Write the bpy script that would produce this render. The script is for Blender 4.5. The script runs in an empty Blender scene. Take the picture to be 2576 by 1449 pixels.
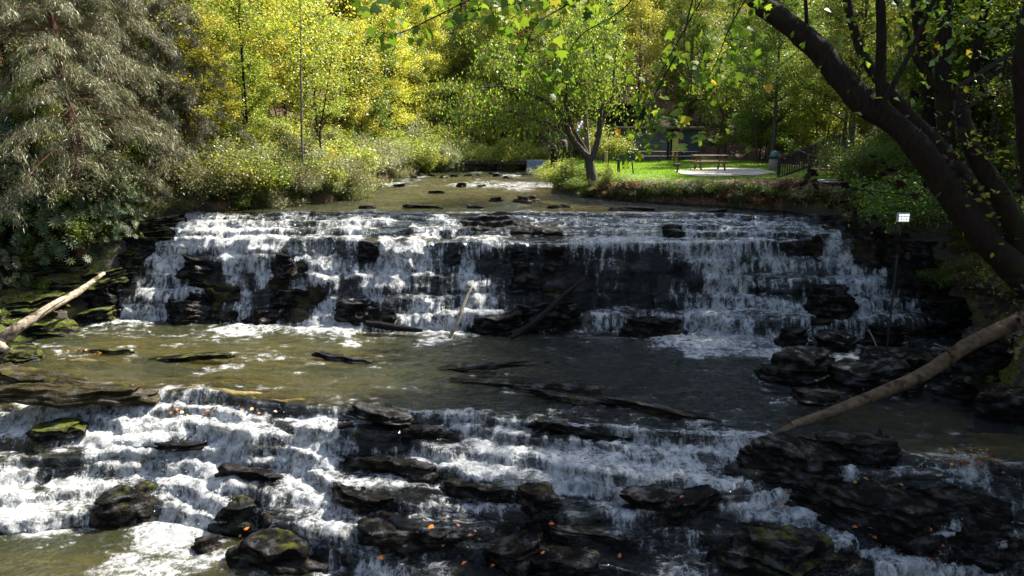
EXPOSURE = 1.8
import bpy, math, numpy as np
from math import radians, pi, sin, cos
sc = bpy.context.scene
COL = sc.collection
# ------------------------------------------------------------------ survey
# survey pixels are those of a 2576 x 1449 print of the view; F is its focal length
F, CX, CY = 1839.0, 1288.0, 724.5
PITCH = math.atan(392 / 1839)
cp, sp = cos(PITCH), sin(PITCH)
def ray(px, py):
    x = (px - CX) / F; u = -(py - CY) / F
    return np.array([x, cp + u * sp, -sp + u * cp])
def at_y(px, py, Y):
    r = ray(px, py); return r * (Y / r[1])
def at_z(px, py, z):
    r = ray(px, py); return r * (z / r[2])
def to_px(x, y, z):
    d = y * cp - z * sp; u = (y * sp + z * cp) / d
    return CX + F * x / d, CY - F * u
# ------------------------------------------------------------------ noise
def _h(ix, iy, iz, s):
    n = (ix * 374761393 + iy * 668265263 + iz * 2147483647 + s * 974634777) & 0xFFFFFFFF
    n = ((n ^ (n >> 13)) * 1274126177) & 0xFFFFFFFF
    n = ((n ^ (n >> 16)) * 2246822519) & 0xFFFFFFFF
    return ((n ^ (n >> 15)) & 0xFFFFFF) / float(0xFFFFFF)
def vn(x, y, z, s=0):
    x, y, z = np.broadcast_arrays(np.asarray(x, float), np.asarray(y, float), np.asarray(z, float))
    ix = np.floor(x).astype(np.int64); iy = np.floor(y).astype(np.int64); iz = np.floor(z).astype(np.int64)
    fx = x - ix; fy = y - iy; fz = z - iz
    fx = fx * fx * (3 - 2 * fx); fy = fy * fy * (3 - 2 * fy); fz = fz * fz * (3 - 2 * fz)
    r = 0
    for a in (0, 1):
        for b in (0, 1):
            for c in (0, 1):
                w = (fx if a else 1 - fx) * (fy if b else 1 - fy) * (fz if c else 1 - fz)
                r = r + w * _h(ix + a, iy + b, iz + c, s)
    return r * 2 - 1
def fbm(x, y, z, s=0, o=4, g=.5):
    r = 0; a = 1; t = 0
    for i in range(o):
        r = r + a * vn(x, y, z, s + i * 17); t += a
        a *= g; x = x * 2.03; y = y * 2.03; z = z * 2.03
    return r / t
def sst(a, b, x):
    t = np.clip((x - a) / (b - a), 0, 1); return t * t * (3 - 2 * t)
# ------------------------------------------------------------------ objects
def link(o, parent=None):
    COL.objects.link(o)
    if parent is not None: o.parent = parent
    return o
def mesh_np(name, V, Fc, mat, parent=None, uv=None, attrs=None, smooth=False, mats=None, midx=None):
    V = np.asarray(V, np.float32)
    me = bpy.data.meshes.new(name)
    if isinstance(Fc, np.ndarray):
        k = Fc.shape[1]; nf = len(Fc)
        me.vertices.add(len(V)); me.vertices.foreach_set('co', V.ravel())
        me.loops.add(nf * k); me.loops.foreach_set('vertex_index', Fc.astype(np.int32).ravel())
        me.polygons.add(nf)
        me.polygons.foreach_set('loop_start', np.arange(0, nf * k, k, dtype=np.int32))
        me.polygons.foreach_set('loop_total', np.full(nf, k, np.int32))
        me.update(calc_edges=True)
    else:
        me.from_pydata([tuple(map(float, v)) for v in V], [], [tuple(map(int, f)) for f in Fc])
    if uv is not None:
        l = me.uv_layers.new(name='UVMap')
        li = np.empty(len(me.loops), np.int32); me.loops.foreach_get('vertex_index', li)
        l.data.foreach_set('uv', uv[li].astype(np.float32).ravel())
    for n, a in (attrs or {}).items():
        at = me.attributes.new(n, 'FLOAT', 'POINT'); at.data.foreach_set('value', np.asarray(a, np.float32).ravel())
    if smooth: me.polygons.foreach_set('use_smooth', np.ones(len(me.polygons), bool))
    if mats:
        for m in mats: me.materials.append(m)
        me.polygons.foreach_set('material_index', np.asarray(midx, np.int32))
    elif mat: me.materials.append(mat)
    me.validate() if not isinstance(Fc, np.ndarray) else None
    return link(bpy.data.objects.new(name, me), parent)
def tag(o, label, cat, group=None, kind=None):
    if label: o['label'] = label
    if cat: o['category'] = cat
    if group: o['group'] = group
    if kind: o['kind'] = kind
    return o
def empty(name, loc, label, cat, group=None, rz=0.0):
    o = bpy.data.objects.new(name, None); link(o)
    o.location = tuple(map(float, loc)); o.rotation_euler = (0, 0, rz); o.empty_display_size = .3
    return tag(o, label, cat, group)
def copy_tree(o, parent=None):
    c = o.copy(); link(c, parent)
    for ch in list(o.children): copy_tree(ch, c)
    return c
class MB:
    """collects solids into one mesh"""
    def __init__(s): s.V = []; s.F = []
    def add(s, V, Fc):
        n = len(s.V); s.V += [tuple(v) for v in V]; s.F += [tuple(i + n for i in f) for f in Fc]; return s
    def box(s, c, d, rz=0.0, b=.0, rx=0.0, ry=0.0):
        c = np.array(c, float); h = np.array(d, float) / 2
        b = min(b, *(h * .45)) if b else 0
        vs = []
        if b:
            for sx in (-1, 1):
                for sy in (-1, 1):
                    for sz in (-1, 1):
                        q = np.array([sx, sy, sz]) * h
                        for ax in range(3):
                            w = q.copy()
                            for k in range(3):
                                if k != ax: w[k] -= np.array([sx, sy, sz])[k] * b
                            vs.append(w)
            idx = lambda i, j, k, ax: ((i * 2 + j) * 2 + k) * 3 + ax
            fs = []
            for ax in range(3):
                o1, o2 = [(1, 2), (0, 2), (0, 1)][ax]
                for sd in (0, 1):
                    f = []
                    for (p, q) in ((0, 0), (1, 0), (1, 1), (0, 1)):
                        t = [0, 0, 0]; t[ax] = sd; t[o1] = p; t[o2] = q; f.append(idx(*t, ax))
                    fs.append(f)
            for ax in range(3):
                o1, o2 = [(1, 2), (0, 2), (0, 1)][ax]
                for p in (0, 1):
                    for q in (0, 1):
                        a = [0, 0, 0]; a[o1] = p; a[o2] = q; bq = list(a); bq[ax] = 1
                        fs.append([idx(*a, o1), idx(*bq, o1), idx(*bq, o2), idx(*a, o2)])
            for i in (0, 1):
                for j in (0, 1):
                    for k in (0, 1): fs.append([idx(i, j, k, 0), idx(i, j, k, 1), idx(i, j, k, 2)])
        else:
            vs = [np.array([x, y, z]) * h for x in (-1, 1) for y in (-1, 1) for z in (-1, 1)]
            fs = [(0, 1, 3, 2), (4, 6, 7, 5), (0, 4, 5, 1), (2, 3, 7, 6), (0, 2, 6, 4), (1, 5, 7, 3)]
        vs = np.array(vs)
        R = rot(rx, ry, rz)
        return s.add(vs @ R.T + c, fs)
    def bar(s, p, q, w, h=None, b=0):
        p = np.array(p, float); q = np.array(q, float); h = h or w
        d = q - p; L = np.linalg.norm(d); d /= L
        up = np.array([0, 0, 1.]) if abs(d[2]) < .95 else np.array([0, 1., 0])
        x = np.cross(d, up); x /= np.linalg.norm(x); y = np.cross(x, d)
        n = len(s.V); s.box((0, 0, 0), (w, L, h), b=b)
        M = np.stack([x, d, y], 1)
        for i in range(n, len(s.V)): s.V[i] = tuple(M @ np.array(s.V[i]) + (p + q) / 2)
        return s
    def tube(s, pts, rad, n=8):
        V, Fq = tube(np.array(pts, float), np.array(rad, float) * np.ones(len(pts)), n)
        m = len(V); V = np.vstack([V, pts[0], pts[-1]])
        fs = [tuple(f) for f in Fq] + [(i, (i + 1) % n, m) for i in range(n)] + [(m - n + (i + 1) % n, m - n + i, m + 1) for i in range(n)]
        return s.add(V, fs)
    def build(s, name, mat, parent=None, smooth=False):
        o = mesh_np(name, s.V, s.F, mat, parent)
        import bmesh
        bm = bmesh.new(); bm.from_mesh(o.data); bmesh.ops.recalc_face_normals(bm, faces=bm.faces); bm.to_mesh(o.data); bm.free()
        if smooth: o.data.polygons.foreach_set('use_smooth', np.ones(len(o.data.polygons), bool))
        return o
def rot(rx, ry, rz):
    a, b, c = rx, ry, rz
    X = np.array([[1, 0, 0], [0, cos(a), -sin(a)], [0, sin(a), cos(a)]])
    Y = np.array([[cos(b), 0, sin(b)], [0, 1, 0], [-sin(b), 0, cos(b)]])
    Z = np.array([[cos(c), -sin(c), 0], [sin(c), cos(c), 0], [0, 0, 1]])
    return Z @ Y @ X
def tube(P, R, n=6):
    P = np.asarray(P, float); m = len(P)
    T = np.gradient(P, axis=0); T /= np.linalg.norm(T, axis=1)[:, None] + 1e-9
    ref = np.array([0, 0, 1.]) if abs(T[0][2]) < .8 else np.array([1., 0, 0])
    A = np.zeros_like(P); a = ref - T[0] * ref.dot(T[0]); A[0] = a / np.linalg.norm(a)
    for i in range(1, m):
        a = A[i - 1] - T[i] * A[i - 1].dot(T[i]); A[i] = a / (np.linalg.norm(a) + 1e-9)
    B = np.cross(T, A); th = np.arange(n) / n * 2 * pi
    V = P[:, None] + R[:, None, None] * (np.cos(th)[None, :, None] * A[:, None] + np.sin(th)[None, :, None] * B[:, None])
    i = np.arange(m - 1)[:, None] * n; j = np.arange(n)[None]; k = (j + 1) % n
    Fq = np.stack([i + j, i + k, i + n + k, i + n + j], -1).reshape(-1, 4)
    return V.reshape(-1, 3), Fq
class Tubes:
    def __init__(s): s.V = []; s.F = []; s.n = 0
    def add(s, P, R, n=6):
        V, Fq = tube(P, R, n); s.V.append(V); s.F.append(Fq + s.n); s.n += len(V)
    def build(s, name, mat, parent=None, rough=0.0, seed=0):
        V = np.vstack(s.V)
        if rough:
            V = V + rough * np.stack([fbm(V[:, 0] * 5, V[:, 1] * 5, V[:, 2] * 3, seed + k) for k in range(3)], 1)
        return mesh_np(name, V, np.vstack(s.F), mat, parent, smooth=True)
def spline(P, n):
    P = np.asarray(P, float); m = len(P)
    t = np.linspace(0, m - 1, n); i = np.clip(t.astype(int), 0, m - 2); f = (t - i)[:, None]
    g = lambda k: P[np.clip(k, 0, m - 1)]
    a, b, c, d = g(i - 1), g(i), g(i + 1), g(i + 2)
    return .5 * (2 * b + (c - a) * f + (2 * a - 5 * b + 4 * c - d) * f**2 + (3 * b - a - 3 * c + d) * f**3)
# ------------------------------------------------------------------ materials
def newmat(name):
    m = bpy.data.materials.new(name); m.use_nodes = True; nt = m.node_tree; nt.nodes.clear()
    out = nt.nodes.new('ShaderNodeOutputMaterial'); return m, nt, out
class NT:
    def __init__(s, nt): s.nt = nt
    def n(s, t, **k):
        nd = s.nt.nodes.new(t)
        for a, v in k.items():
            if a == 'i':
                for kk, vv in v.items():
                    if isinstance(vv, bpy.types.NodeSocket): s.nt.links.new(vv, nd.inputs[kk])
                    else: nd.inputs[kk].default_value = vv
            else: setattr(nd, a, v)
        return nd
    def noise(s, vec, scale, det=4, rough=.55, dist=0):
        return s.n('ShaderNodeTexNoise', i={'Vector': vec, 'Scale': scale, 'Detail': det, 'Roughness': rough, 'Distortion': dist}).outputs['Fac']
    def ramp(s, fac, stops):
        r = s.n('ShaderNodeValToRGB', i={'Fac': fac}); e = r.color_ramp.elements
        while len(e) < len(stops): e.new(.5)
        for x, (p, c) in zip(e, stops): x.position = p; x.color = (*c, 1) if len(c) == 3 else c
        return r.outputs['Color']
    def math(s, op, a, b=0.0, c=0.0, clamp=False):
        m = s.n('ShaderNodeMath', operation=op, use_clamp=clamp)
        for k, v in enumerate((a, b, c)):
            if isinstance(v, bpy.types.NodeSocket): s.nt.links.new(v, m.inputs[k])
            else: m.inputs[k].default_value = v
        return m.outputs[0]
    def maprange(s, v, a, b, c=0.0, d=1.0, smooth=True):
        return s.n('ShaderNodeMapRange', interpolation_type='SMOOTHSTEP' if smooth else 'LINEAR', i={'Value': v, 'From Min': a, 'From Max': b, 'To Min': c, 'To Max': d}).outputs['Result']
    def mixc(s, f, a, b):
        m = s.n('ShaderNodeMix', data_type='RGBA')
        for k, v in ((0, f), (6, a), (7, b)):
            if isinstance(v, bpy.types.NodeSocket): s.nt.links.new(v, m.inputs[k])
            else: m.inputs[k].default_value = v if k == 0 else (*v, 1)
        return m.outputs[2]
    def mixs(s, f, a, b): return s.n('ShaderNodeMixShader', i={0: f, 1: a, 2: b}).outputs[0]
    def bump(s, h, strength=.5, dist=.05, normal=None):
        i = {'Height': h, 'Strength': strength, 'Distance': dist}
        if normal is not None: i['Normal'] = normal
        return s.n('ShaderNodeBump', i=i).outputs[0]
    def pos(s, scale=(1, 1, 1)):
        return s.n('ShaderNodeMapping', i={'Vector': s.n('ShaderNodeNewGeometry').outputs['Position'], 'Scale': scale}).outputs[0]
    def obj(s, scale=(1, 1, 1)):
        return s.n('ShaderNodeMapping', i={'Vector': s.n('ShaderNodeTexCoord').outputs['Object'], 'Scale': scale}).outputs[0]
LEAF_GAIN = 1.25
def leafmat(name, stops, trans=.5, gloss=.035, rough=.45, tint=.25):
    stops = [(p, tuple(min(.8, v * LEAF_GAIN) for v in q)) for p, q in stops]
    m, nt, out = newmat(name); N = NT(nt)
    g = N.n('ShaderNodeNewGeometry')
    c = N.ramp(g.outputs['Random Per Island'], stops)
    oi = N.n('ShaderNodeObjectInfo').outputs['Random']
    c = N.n('ShaderNodeHueSaturation', i={'Color': c, 'Hue': N.maprange(oi, 0, 1, .5 - tint * .05, .5 + tint * .05, False), 'Value': N.maprange(oi, 0, 1, 1 - tint, 1 + tint * .6, False)}).outputs[0]
    d = N.n('ShaderNodeBsdfDiffuse', i={'Color': c}).outputs[0]
    t = N.n('ShaderNodeBsdfTranslucent', i={'Color': c}).outputs[0]
    s = N.mixs(trans, d, t)
    gl = N.n('ShaderNodeBsdfGlossy', i={'Color': (.9, .92, .9, 1), 'Roughness': rough}).outputs[0]
    s = N.mixs(gloss, s, gl)
    nt.links.new(s, out.inputs[0]); return m
def barkmat(name, c1, c2, sx=6, sz=1.5, bump=.6, moss=None, patch=None):
    m, nt, out = newmat(name); N = NT(nt)
    v = N.pos((sx, sx, sz)); f = N.noise(v, 3, 6, .65); c = N.ramp(f, [(.3, c1), (.7, c2)])
    if patch: c = N.mixc(N.maprange(N.noise(N.pos(), 2.2, 3), .52, .62), c, patch)
    if moss: c = N.mixc(N.maprange(N.noise(N.pos(), 1.3, 4), .52, .66), c, moss)
    p = N.n('ShaderNodeBsdfPrincipled', i={'Base Color': c, 'Roughness': .9, 'Specular IOR Level': .12, 'Normal': N.bump(f, min(1, bump * 1.6), .09)})
    nt.links.new(p.outputs[0], out.inputs[0]); return m
def plain(name, c, rough=.6, c2=None, scale=8, bump=0.0, metal=0.0):
    m, nt, out = newmat(name); N = NT(nt)
    f = N.noise(N.pos(), scale, 5, .6)
    cc = N.ramp(f, [(.3, c), (.7, c2 or tuple(x * .75 for x in c))])
    i = {'Base Color': cc, 'Roughness': rough, 'Metallic': metal}
    if bump: i['Normal'] = N.bump(f, bump, .01)
    p = N.n('ShaderNodeBsdfPrincipled', i=i); nt.links.new(p.outputs[0], out.inputs[0]); return m
M = {}
def make_rock():
    m, nt, out = newmat('wet_slate'); N = NT(nt)
    g = N.n('ShaderNodeNewGeometry'); v = N.pos((1, 1, 4.5)); f = N.noise(v, 2.2, 7, .65); f2 = N.noise(N.pos(), 14, 5, .6)
    c = N.ramp(f, [(.25, (.0025, .0024, .0024)), (.5, (.006, .0056, .005)), (.62, (.012, .009, .006)), (.75, (.040, .026, .015))])
    up = N.n('ShaderNodeSeparateXYZ', i={0: g.outputs['Normal']}).outputs[2]
    ms = N.n('ShaderNodeAttribute', attribute_name='moss').outputs['Fac']
    k = N.math('MULTIPLY', N.maprange(up, .35, .8), N.maprange(N.math('ADD', N.noise(N.pos(), 2.5, 5, .6), N.math('MULTIPLY', ms, .35)), .62, .8))
    mc = N.ramp(N.noise(N.pos(), 9, 3), [(.35, (.022, .028, .006)), (.65, (.085, .092, .014))])
    c = N.mixc(N.math('MULTIPLY', k, N.math('MULTIPLY', ms, 1.4, clamp=True)), c, mc)
    # tan tone of shallow stone under water and dry ledge tops
    tn = N.n('ShaderNodeAttribute', attribute_name='tan').outputs['Fac']
    tc = N.ramp(N.noise(N.pos((.30, 2.4, 1)), 1.5, 8, .7), [(.32, (.035, .030, .014)), (.5, (.15, .12, .045)), (.66, (.38, .27, .09))])
    c = N.mixc(tn, c, tc)
    b = N.bump(f, .7, .08); b = N.bump(f2, .8, .05, b)
    r = N.maprange(N.noise(N.pos(), 5, 3), .3, .7, .28, .65)
    p = N.n('ShaderNodeBsdfPrincipled', i={'Base Color': c, 'Roughness': N.math('ADD', r, N.math('MULTIPLY', k, .4)), 'Normal': b, 'Specular IOR Level': N.maprange(N.noise(N.pos((1, 1, 2)), 2.7, 5, .7), .46, .66, .02, .45)})
    nt.links.new(p.outputs[0], out.inputs[0]); return m
def make_water(name='river_water'):
    m, nt, out = newmat(name); N = NT(nt)
    uv = N.n('ShaderNodeUVMap', uv_map='UVMap').outputs[0]
    fo = N.n('ShaderNodeAttribute', attribute_name='foam').outputs['Fac']
    st = N.n('ShaderNodeAttribute', attribute_name='steep').outputs['Fac']
    fo0 = fo
    fo = N.math('MULTIPLY', fo, N.maprange(N.noise(N.pos((1, 1, .8)), 1.3, 5, .6, .6), .32, .66, .55, 1.4, False))
    sv = N.n('ShaderNodeMapping', i={'Vector': uv, 'Scale': (1, .17, 1)}).outputs[0]
    pv = N.pos((1, 1, .62))
    streak = N.noise(sv, 6.5, 7, .62, .25)
    churn = N.noise(N.pos((.7, 1, 1)), 4.5, 7, .66, .5)
    n = N.n('ShaderNodeMix', data_type='FLOAT', i={0: st, 2: churn, 3: streak}).outputs[0]
    fine = N.noise(pv, 24, 4, .65, .4)
    n = N.math('ADD', N.math('MULTIPLY', n, .72), N.math('MULTIPLY', fine, .28))
    lo = N.maprange(fo, 0, .80, .645, .28, False)
    mask = N.maprange(n, 0, 1)
    mask = N.n('ShaderNodeMapRange', interpolation_type='SMOOTHSTEP', i={'Value': n, 'From Min': N.math('SUBTRACT', lo, .04), 'From Max': N.math('ADD', lo, .15)}).outputs[0]
    warp = N.n('ShaderNodeVectorMath', operation='ADD', i={0: pv, 1: N.n('ShaderNodeVectorMath', operation='SCALE', i={0: N.n('ShaderNodeTexNoise', i={'Vector': pv, 'Scale': 5., 'Detail': 4.}).outputs['Color'], 'Scale': .22}).outputs[0]}).outputs[0]
    vor = N.n('ShaderNodeTexVoronoi', feature='DISTANCE_TO_EDGE', i={'Vector': warp, 'Scale': 5.}).outputs[0]
    lace = N.maprange(vor, .0, .14, .7, 0)
    hole = N.maprange(N.noise(pv, 4.5, 8, .68, .5), .40, .58)
    keep = N.math('MAXIMUM', N.math('MAXIMUM', lace, hole), N.maprange(fo, .75, 1.4))
    mask = N.math('MULTIPLY', mask, N.math('ADD', .20, N.math('MULTIPLY', keep, .80)))
    mask = N.math('MULTIPLY', mask, N.maprange(fo0, .02, .15))
    gn = N.n('ShaderNodeNewGeometry').outputs['Normal']
    soft = N.n('ShaderNodeVectorMath', operation='NORMALIZE', i={0: N.n('ShaderNodeVectorMath', operation='ADD', i={0: gn, 1: (0, 0, .8)}).outputs[0]}).outputs[0]
    fb = N.bump(N.math('ADD', churn, N.math('MULTIPLY', fine, .8)), 1.0, .12, soft)
    fc = N.ramp(N.noise(pv, 9, 5), [(.3, (.58, .61, .60)), (.6, (.90, .90, .88))])
    foam = N.mixs(.35, N.n('ShaderNodeBsdfDiffuse', i={'Color': fc, 'Normal': fb}).outputs[0], N.n('ShaderNodeBsdfTranslucent', i={'Color': fc, 'Normal': fb}).outputs[0])
    foam = N.mixs(.05, foam, N.n('ShaderNodeBsdfGlossy', i={'Roughness': .25, 'Normal': fb}).outputs[0])
    rp = N.n('ShaderNodeMapping', i={'Vector': N.pos(), 'Scale': (.55, 1.5, 1)}).outputs[0]
    r1 = N.noise(rp, 5, 4, .6, .8); r2 = N.noise(rp, 15, 4, .65, .8)
    wb = N.bump(N.math('ADD', r1, N.math('MULTIPLY', r2, .75)), 1.0, .12)
    wb = N.bump(streak, N.math('MULTIPLY', st, .8), .05, wb)
    gl = N.n('ShaderNodeBsdfGlossy', i={'Color': (.84, .92, 1, 1), 'Roughness': .05, 'Normal': wb}).outputs[0]
    tr = N.n('ShaderNodeBsdfTransparent', i={'Color': (.73, .71, .46, 1)}).outputs[0]
    fr = N.n('ShaderNodeFresnel', i={'IOR': 1.39, 'Normal': wb}).outputs[0]
    # suspended silt: a little of the light is scattered back green-grey
    silt = N.n('ShaderNodeBsdfDiffuse', i={'Color': (.08, .082, .03, 1)}).outputs[0]
    body = N.mixs(N.n('ShaderNodeAttribute', attribute_name='depth').outputs['Fac'], tr, silt)
    w = N.mixs(fr, body, gl)
    nt.links.new(N.mixs(mask, w, foam), out.inputs[0]); return m
# ------------------------------------------------------------------ river: flow survey
# whitewater survey: '.' = bare rock, 0..9 = how broken the water is (60 columns x 32 rows of the view's lower part)
FLOW = """
.............0000000 0000000000000....... ....................
.........24420001111 11111111111111111111 1111................
.........57884334333 5442144...2334333333 33334333............
..........6898875343 7311554333...123343. 5444433572..........
......3..68867865433 3.6873276222245666554 555565..75..........
......3.599348864764 3.7874.622.1.2342213 57646643760.........
......22378217565.586 5466743711.1.124111 37765532665500......
.....442565.1514.376 1565623853..111311126 2674533355660.......
......427565..5236.4 145342474311.1121112 26742223578642......
......35443..4543.368 1.2365475321.111111 367555652566432.....
.....4798433..553.668 6..57567541..345434 67753455.56443221...
....42233100266655787 85467874...32355534 6775234553541122....
..000000000000000011 41113432110000222246 6675445533412221....
...3000300000023310 00000000000000000012 76565544443213321...
000000000000440000 00000000000000000000 1111..1122200........
00000000000000000000 00000000000000000000 0001220000..........
.....4334534531000000 00000000000000000000 11112111000000......
2356765554553100.0121 00000000000001110000 11001231000000......
57767665666675432233 ..43343433210011221 11221110000000......
88897656556778743665 .3...2343432.1223312 3322100000010000....
34248878786766744565 31..42.34432.2.34345 54554...11000100....
21232588988886445675 4223333565545545545 5667641......1122110.
32211474467777777557 3..445665665555655566 64742...1.2233245311
66324434567674234566 23432257887666555667 5434232.34.2344445222
86378743.68767333455 45543334323356766655 77534..243....333323 
8635531.35447333245 43..1344543321234567 .6..5777645313...33323
99644221.25546222355 32.3334565311224533. .24777653.....51.223.
997532123675411.1345 43..22232211.1123321 ...45676442....43...4
33212111688631132334 331....22.1100123222 22....4443...325...4.
00000012686431302233 332....1...1000012222 12....3445..543..33.
000000344434651.0233 .333221.......000122 31......4.67421..3..
0000023335322210..33 255423211.1000001123 33.........677765432
"""
rows_ = []
for l in FLOW.strip('\n').split('\n'):
    l = ''.join((g + '.' * 20 if g[-1] == '.' else g + g[-1] * 20)[:20] for g in l.split()); rows_.append([(-1 if c == '.' else int(c)) for c in l])
FM = np.array(rows_, float)
def flow(x, y, z):
    px, py = to_px(x, y, z)
    px = px + 16 * vn(x * 1.1, y * 1.1, z * 1.1, 5) + 7 * vn(x * 4, y * 4, z * 4, 6)
    py = py + 12 * vn(x * 1.1, y * 1.1, z * 1.1, 7) + 5 * vn(x * 4, y * 4, z * 4, 8)
    cx = px * 1.4907 / 64 - .5; cy = (py * 1.4907 - 720) / 45 - .5
    ok = (cy > -1.2)
    cx = np.clip(cx, 0, 58.999); cy = np.clip(cy, 0, 30.999)
    i = cx.astype(int); j = cy.astype(int); fx = cx - i; fy = cy - j
    fx = sst(.1, .9, fx); fy = sst(.1, .9, fy)
    def bil(A): return A[j, i] * (1 - fx) * (1 - fy) + A[j, i + 1] * fx * (1 - fy) + A[j + 1, i] * (1 - fx) * fy + A[j + 1, i + 1] * fx * fy
    wet = bil((FM >= 0).astype(float)); f = bil(np.maximum(FM, 0)) / 9
    return np.where(ok, wet, 1.0), np.where(ok, f, 0.0)
XS = np.array([-14, -11.3, -7.7, -4.4, -1.2, 2.1, 6, 9.3, 12.5, 16.5])
MAIN = [(-2.93, [26, 26.6, 27.3, 27.6, 27.6, 27.5, 27, 26, 25.5, 25.5]),
        (-3.06, [25.8, 26.3, 26.9, 27.1, 27.1, 27, 26.5, 25.6, 25, 25]),
        (-3.20, [25.6, 25.9, 26.3, 26.4, 26.5, 26.4, 25.9, 25.3, 24.7, 24.6]),
        (-3.36, [25.4, 25.5, 25.6, 25.5, 25.6, 25.5, 25.2, 25, 24.4, 24.3]),
        (-3.60, [25.2, 25.1, 24.7, 24.2, 24.1, 24.1, 24.1, 24.6, 24.1, 24]),
        (-4.15, [25, 24.8, 24.3, 23.95, 23.85, 23.98, 23.98, 24.2, 23.8, 23.7]),
        (-4.70, [24.7, 24.5, 24.0, 23.6, 23.5, 23.88, 23.85, 23.5, 23.4, 23.4]),
        (-5.25, [24.3, 24.2, 23.7, 23.1, 23.1, 23.8, 23.75, 22.8, 22.9, 23]),
        (-5.75, [24, 23.9, 23.4, 22.7, 22.7, 23.0, 22.7, 21.9, 22.2, 22.6])]
BASE = [23.7, 23.6, 23, 22.2, 22.0, 21.9, 21.4, 21.0, 21.4, 22]
def line_z(pts, z):
    w = np.array([at_z(a, b, z) for a, b in pts]); return w[:, 0], w[:, 1]
lipx, lipy = line_z([(-60, 978), (250, 978), (450, 985), (650, 1010), (870, 1025), (1100, 1040), (1300, 1055), (1600, 1080), (1900, 1100), (2200, 1130), (2576, 1165), (2700, 1175)], -6.25)
b2x, b2y = line_z([(-60, 1345), (200, 1325), (400, 1310), (600, 1350), (800, 1450), (1000, 1520), (1300, 1560), (1700, 1590), (2100, 1560), (2300, 1480), (2576, 1440), (2700, 1440)], -8.0)
NX = 740
X = np.linspace(-16.6, 16.6, NX)
def blocky(k, amp, wmin=.5, wmax=2.2, seed=0):
    r = np.random.RandomState(seed + k * 31); e = [-17.]
    while e[-1] < 17: e.append(e[-1] + r.uniform(wmin, wmax))
    v = r.uniform(-1, 1, len(e)); i = np.searchsorted(e, X, side='right') - 1
    out = v[i]; ker = np.ones(3) / 3
    return amp * np.convolve(np.pad(out, 1, mode='edge'), ker, 'valid')
levels = []   # each: D(x), zrock_top(x), zwater_top
r_ = lambda a: np.interp(X, XS, a)
for k, (z, D) in enumerate(MAIN):
    D = r_(D) + blocky(k, .10 if k < 5 else .17, seed=3) + blocky(k, .06, .2, .7, seed=9) + .12 * fbm(X * .7, k * 3.1, 0, 4)
    zz = z + .04 * fbm(X * .5, k * 5., 1, 8) + (blocky(k, .07, 1, 3, seed=77) if k > 4 else blocky(k, .02, 1, 3, seed=77))
    levels.append((D, zz))
def face(z, dcen):   # bottom foot handled by the next level's tread
    return z
base_D = r_(BASE) + .1 * fbm(X * .8, 2, 0, 12)
lipD = np.interp(X, lipx, lipy) + blocky(20, .08, .8, 2.5, seed=5) + .1 * fbm(X * .6, 9, 0, 3)
bD = np.interp(X, b2x, b2y)
low = []
fr = [0, .13, .24, .36, .50, .64, .78, .90]
zl = [-6.25, -6.50, -6.68, -6.90, -7.15, -7.35, -7.60, -7.82]
for k, (f, z) in enumerate(zip(fr, zl)):
    D = lipD * (1 - f) + bD * f
    # ledges run slantwise across the bed
    if k: D = D + .45 * np.sin(X * .55 + k * 1.3) * f * (1 - f) * 3 + blocky(30 + k, .16, 1.2, 4, seed=6) + .4 * fbm(X * .7, k * 7., 3, 40) + blocky(30 + k, .05, .3, 1., seed=16)
    low.append((D, z + .05 * fbm(X * .6, k * 4., 2, 50) + (blocky(k, .05, .8, 2.5, seed=88) if k else 0)))
def mono(Ls, gap=.05):
    D = Ls[0][0]; out = [(D, Ls[0][1])]
    for d, z in Ls[1:]:
        d = np.minimum(d, D - gap); out.append((d, z)); D = d
    return out
levels = mono(levels, .03); low = mono(low, .10)
base_D = np.minimum(base_D, levels[-1][0] - .05); lipD = low[0][0]; bD = np.minimum(bD, low[-1][0] - .1)
RY, RZ, WZ, SEG = [], [], [], []
def seg(y0, y1, z0, z1, n, kind, w0=None, w1=None, ease=None):
    t = (np.arange(n) / n)[:, None]
    if ease: t = t ** ease
    y = y0 * (1 - t) + y1 * t; z = z0 * (1 - t) + z1 * t
    w = z if w0 is None else w0 * (1 - t) + w1 * t
    RY.append(y * np.ones(NX)); RZ.append(z * np.ones(NX)); WZ.append(w * np.ones(NX)); SEG.append(np.full((n, NX), kind, float))
o1 = np.ones(NX)
seg(60 * o1, 34 * o1, -3.25, -3.25, 70, 0, -2.9, -2.9)
seg(34 * o1, levels[0][0] + .5, -3.2, -3.1, 60, 0, -2.9, -2.9)
seg(levels[0][0] + .5, levels[0][0], -3.1, levels[0][1], 10, 0, -2.9, levels[0][1] + .015)
for k in range(len(levels)):
    D, z = levels[k]
    nz = levels[k + 1][1] if k + 1 < len(levels) else -6.3 * o1
    nD = levels[k + 1][0] if k + 1 < len(levels) else base_D
    h = float(np.mean(z - nz)); tl = float(np.mean(D - nD)); bat = np.minimum(.05 + .12 * h + .30 * sst(-1, -5, X) * (h > .3), (D - nD) * .75)
    seg(D, D - bat, z, nz - .03, max(4, int(h / .045)), 1)
    seg(D - bat, nD, nz - .03, nz, max(4, int(tl / .055)), .3 if k + 1 < len(levels) else .5)
nm = 100
seg(base_D, lipD + .6, -6.55, -6.42, nm, 0, -6.2, -6.2)
RZ[-1][:8] = np.linspace(-6.3, -6.55, 8)[:, None]
seg(lipD + .6, lipD, -6.42, low[0][1], 12, 0, -6.2, low[0][1] + .02)
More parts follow.
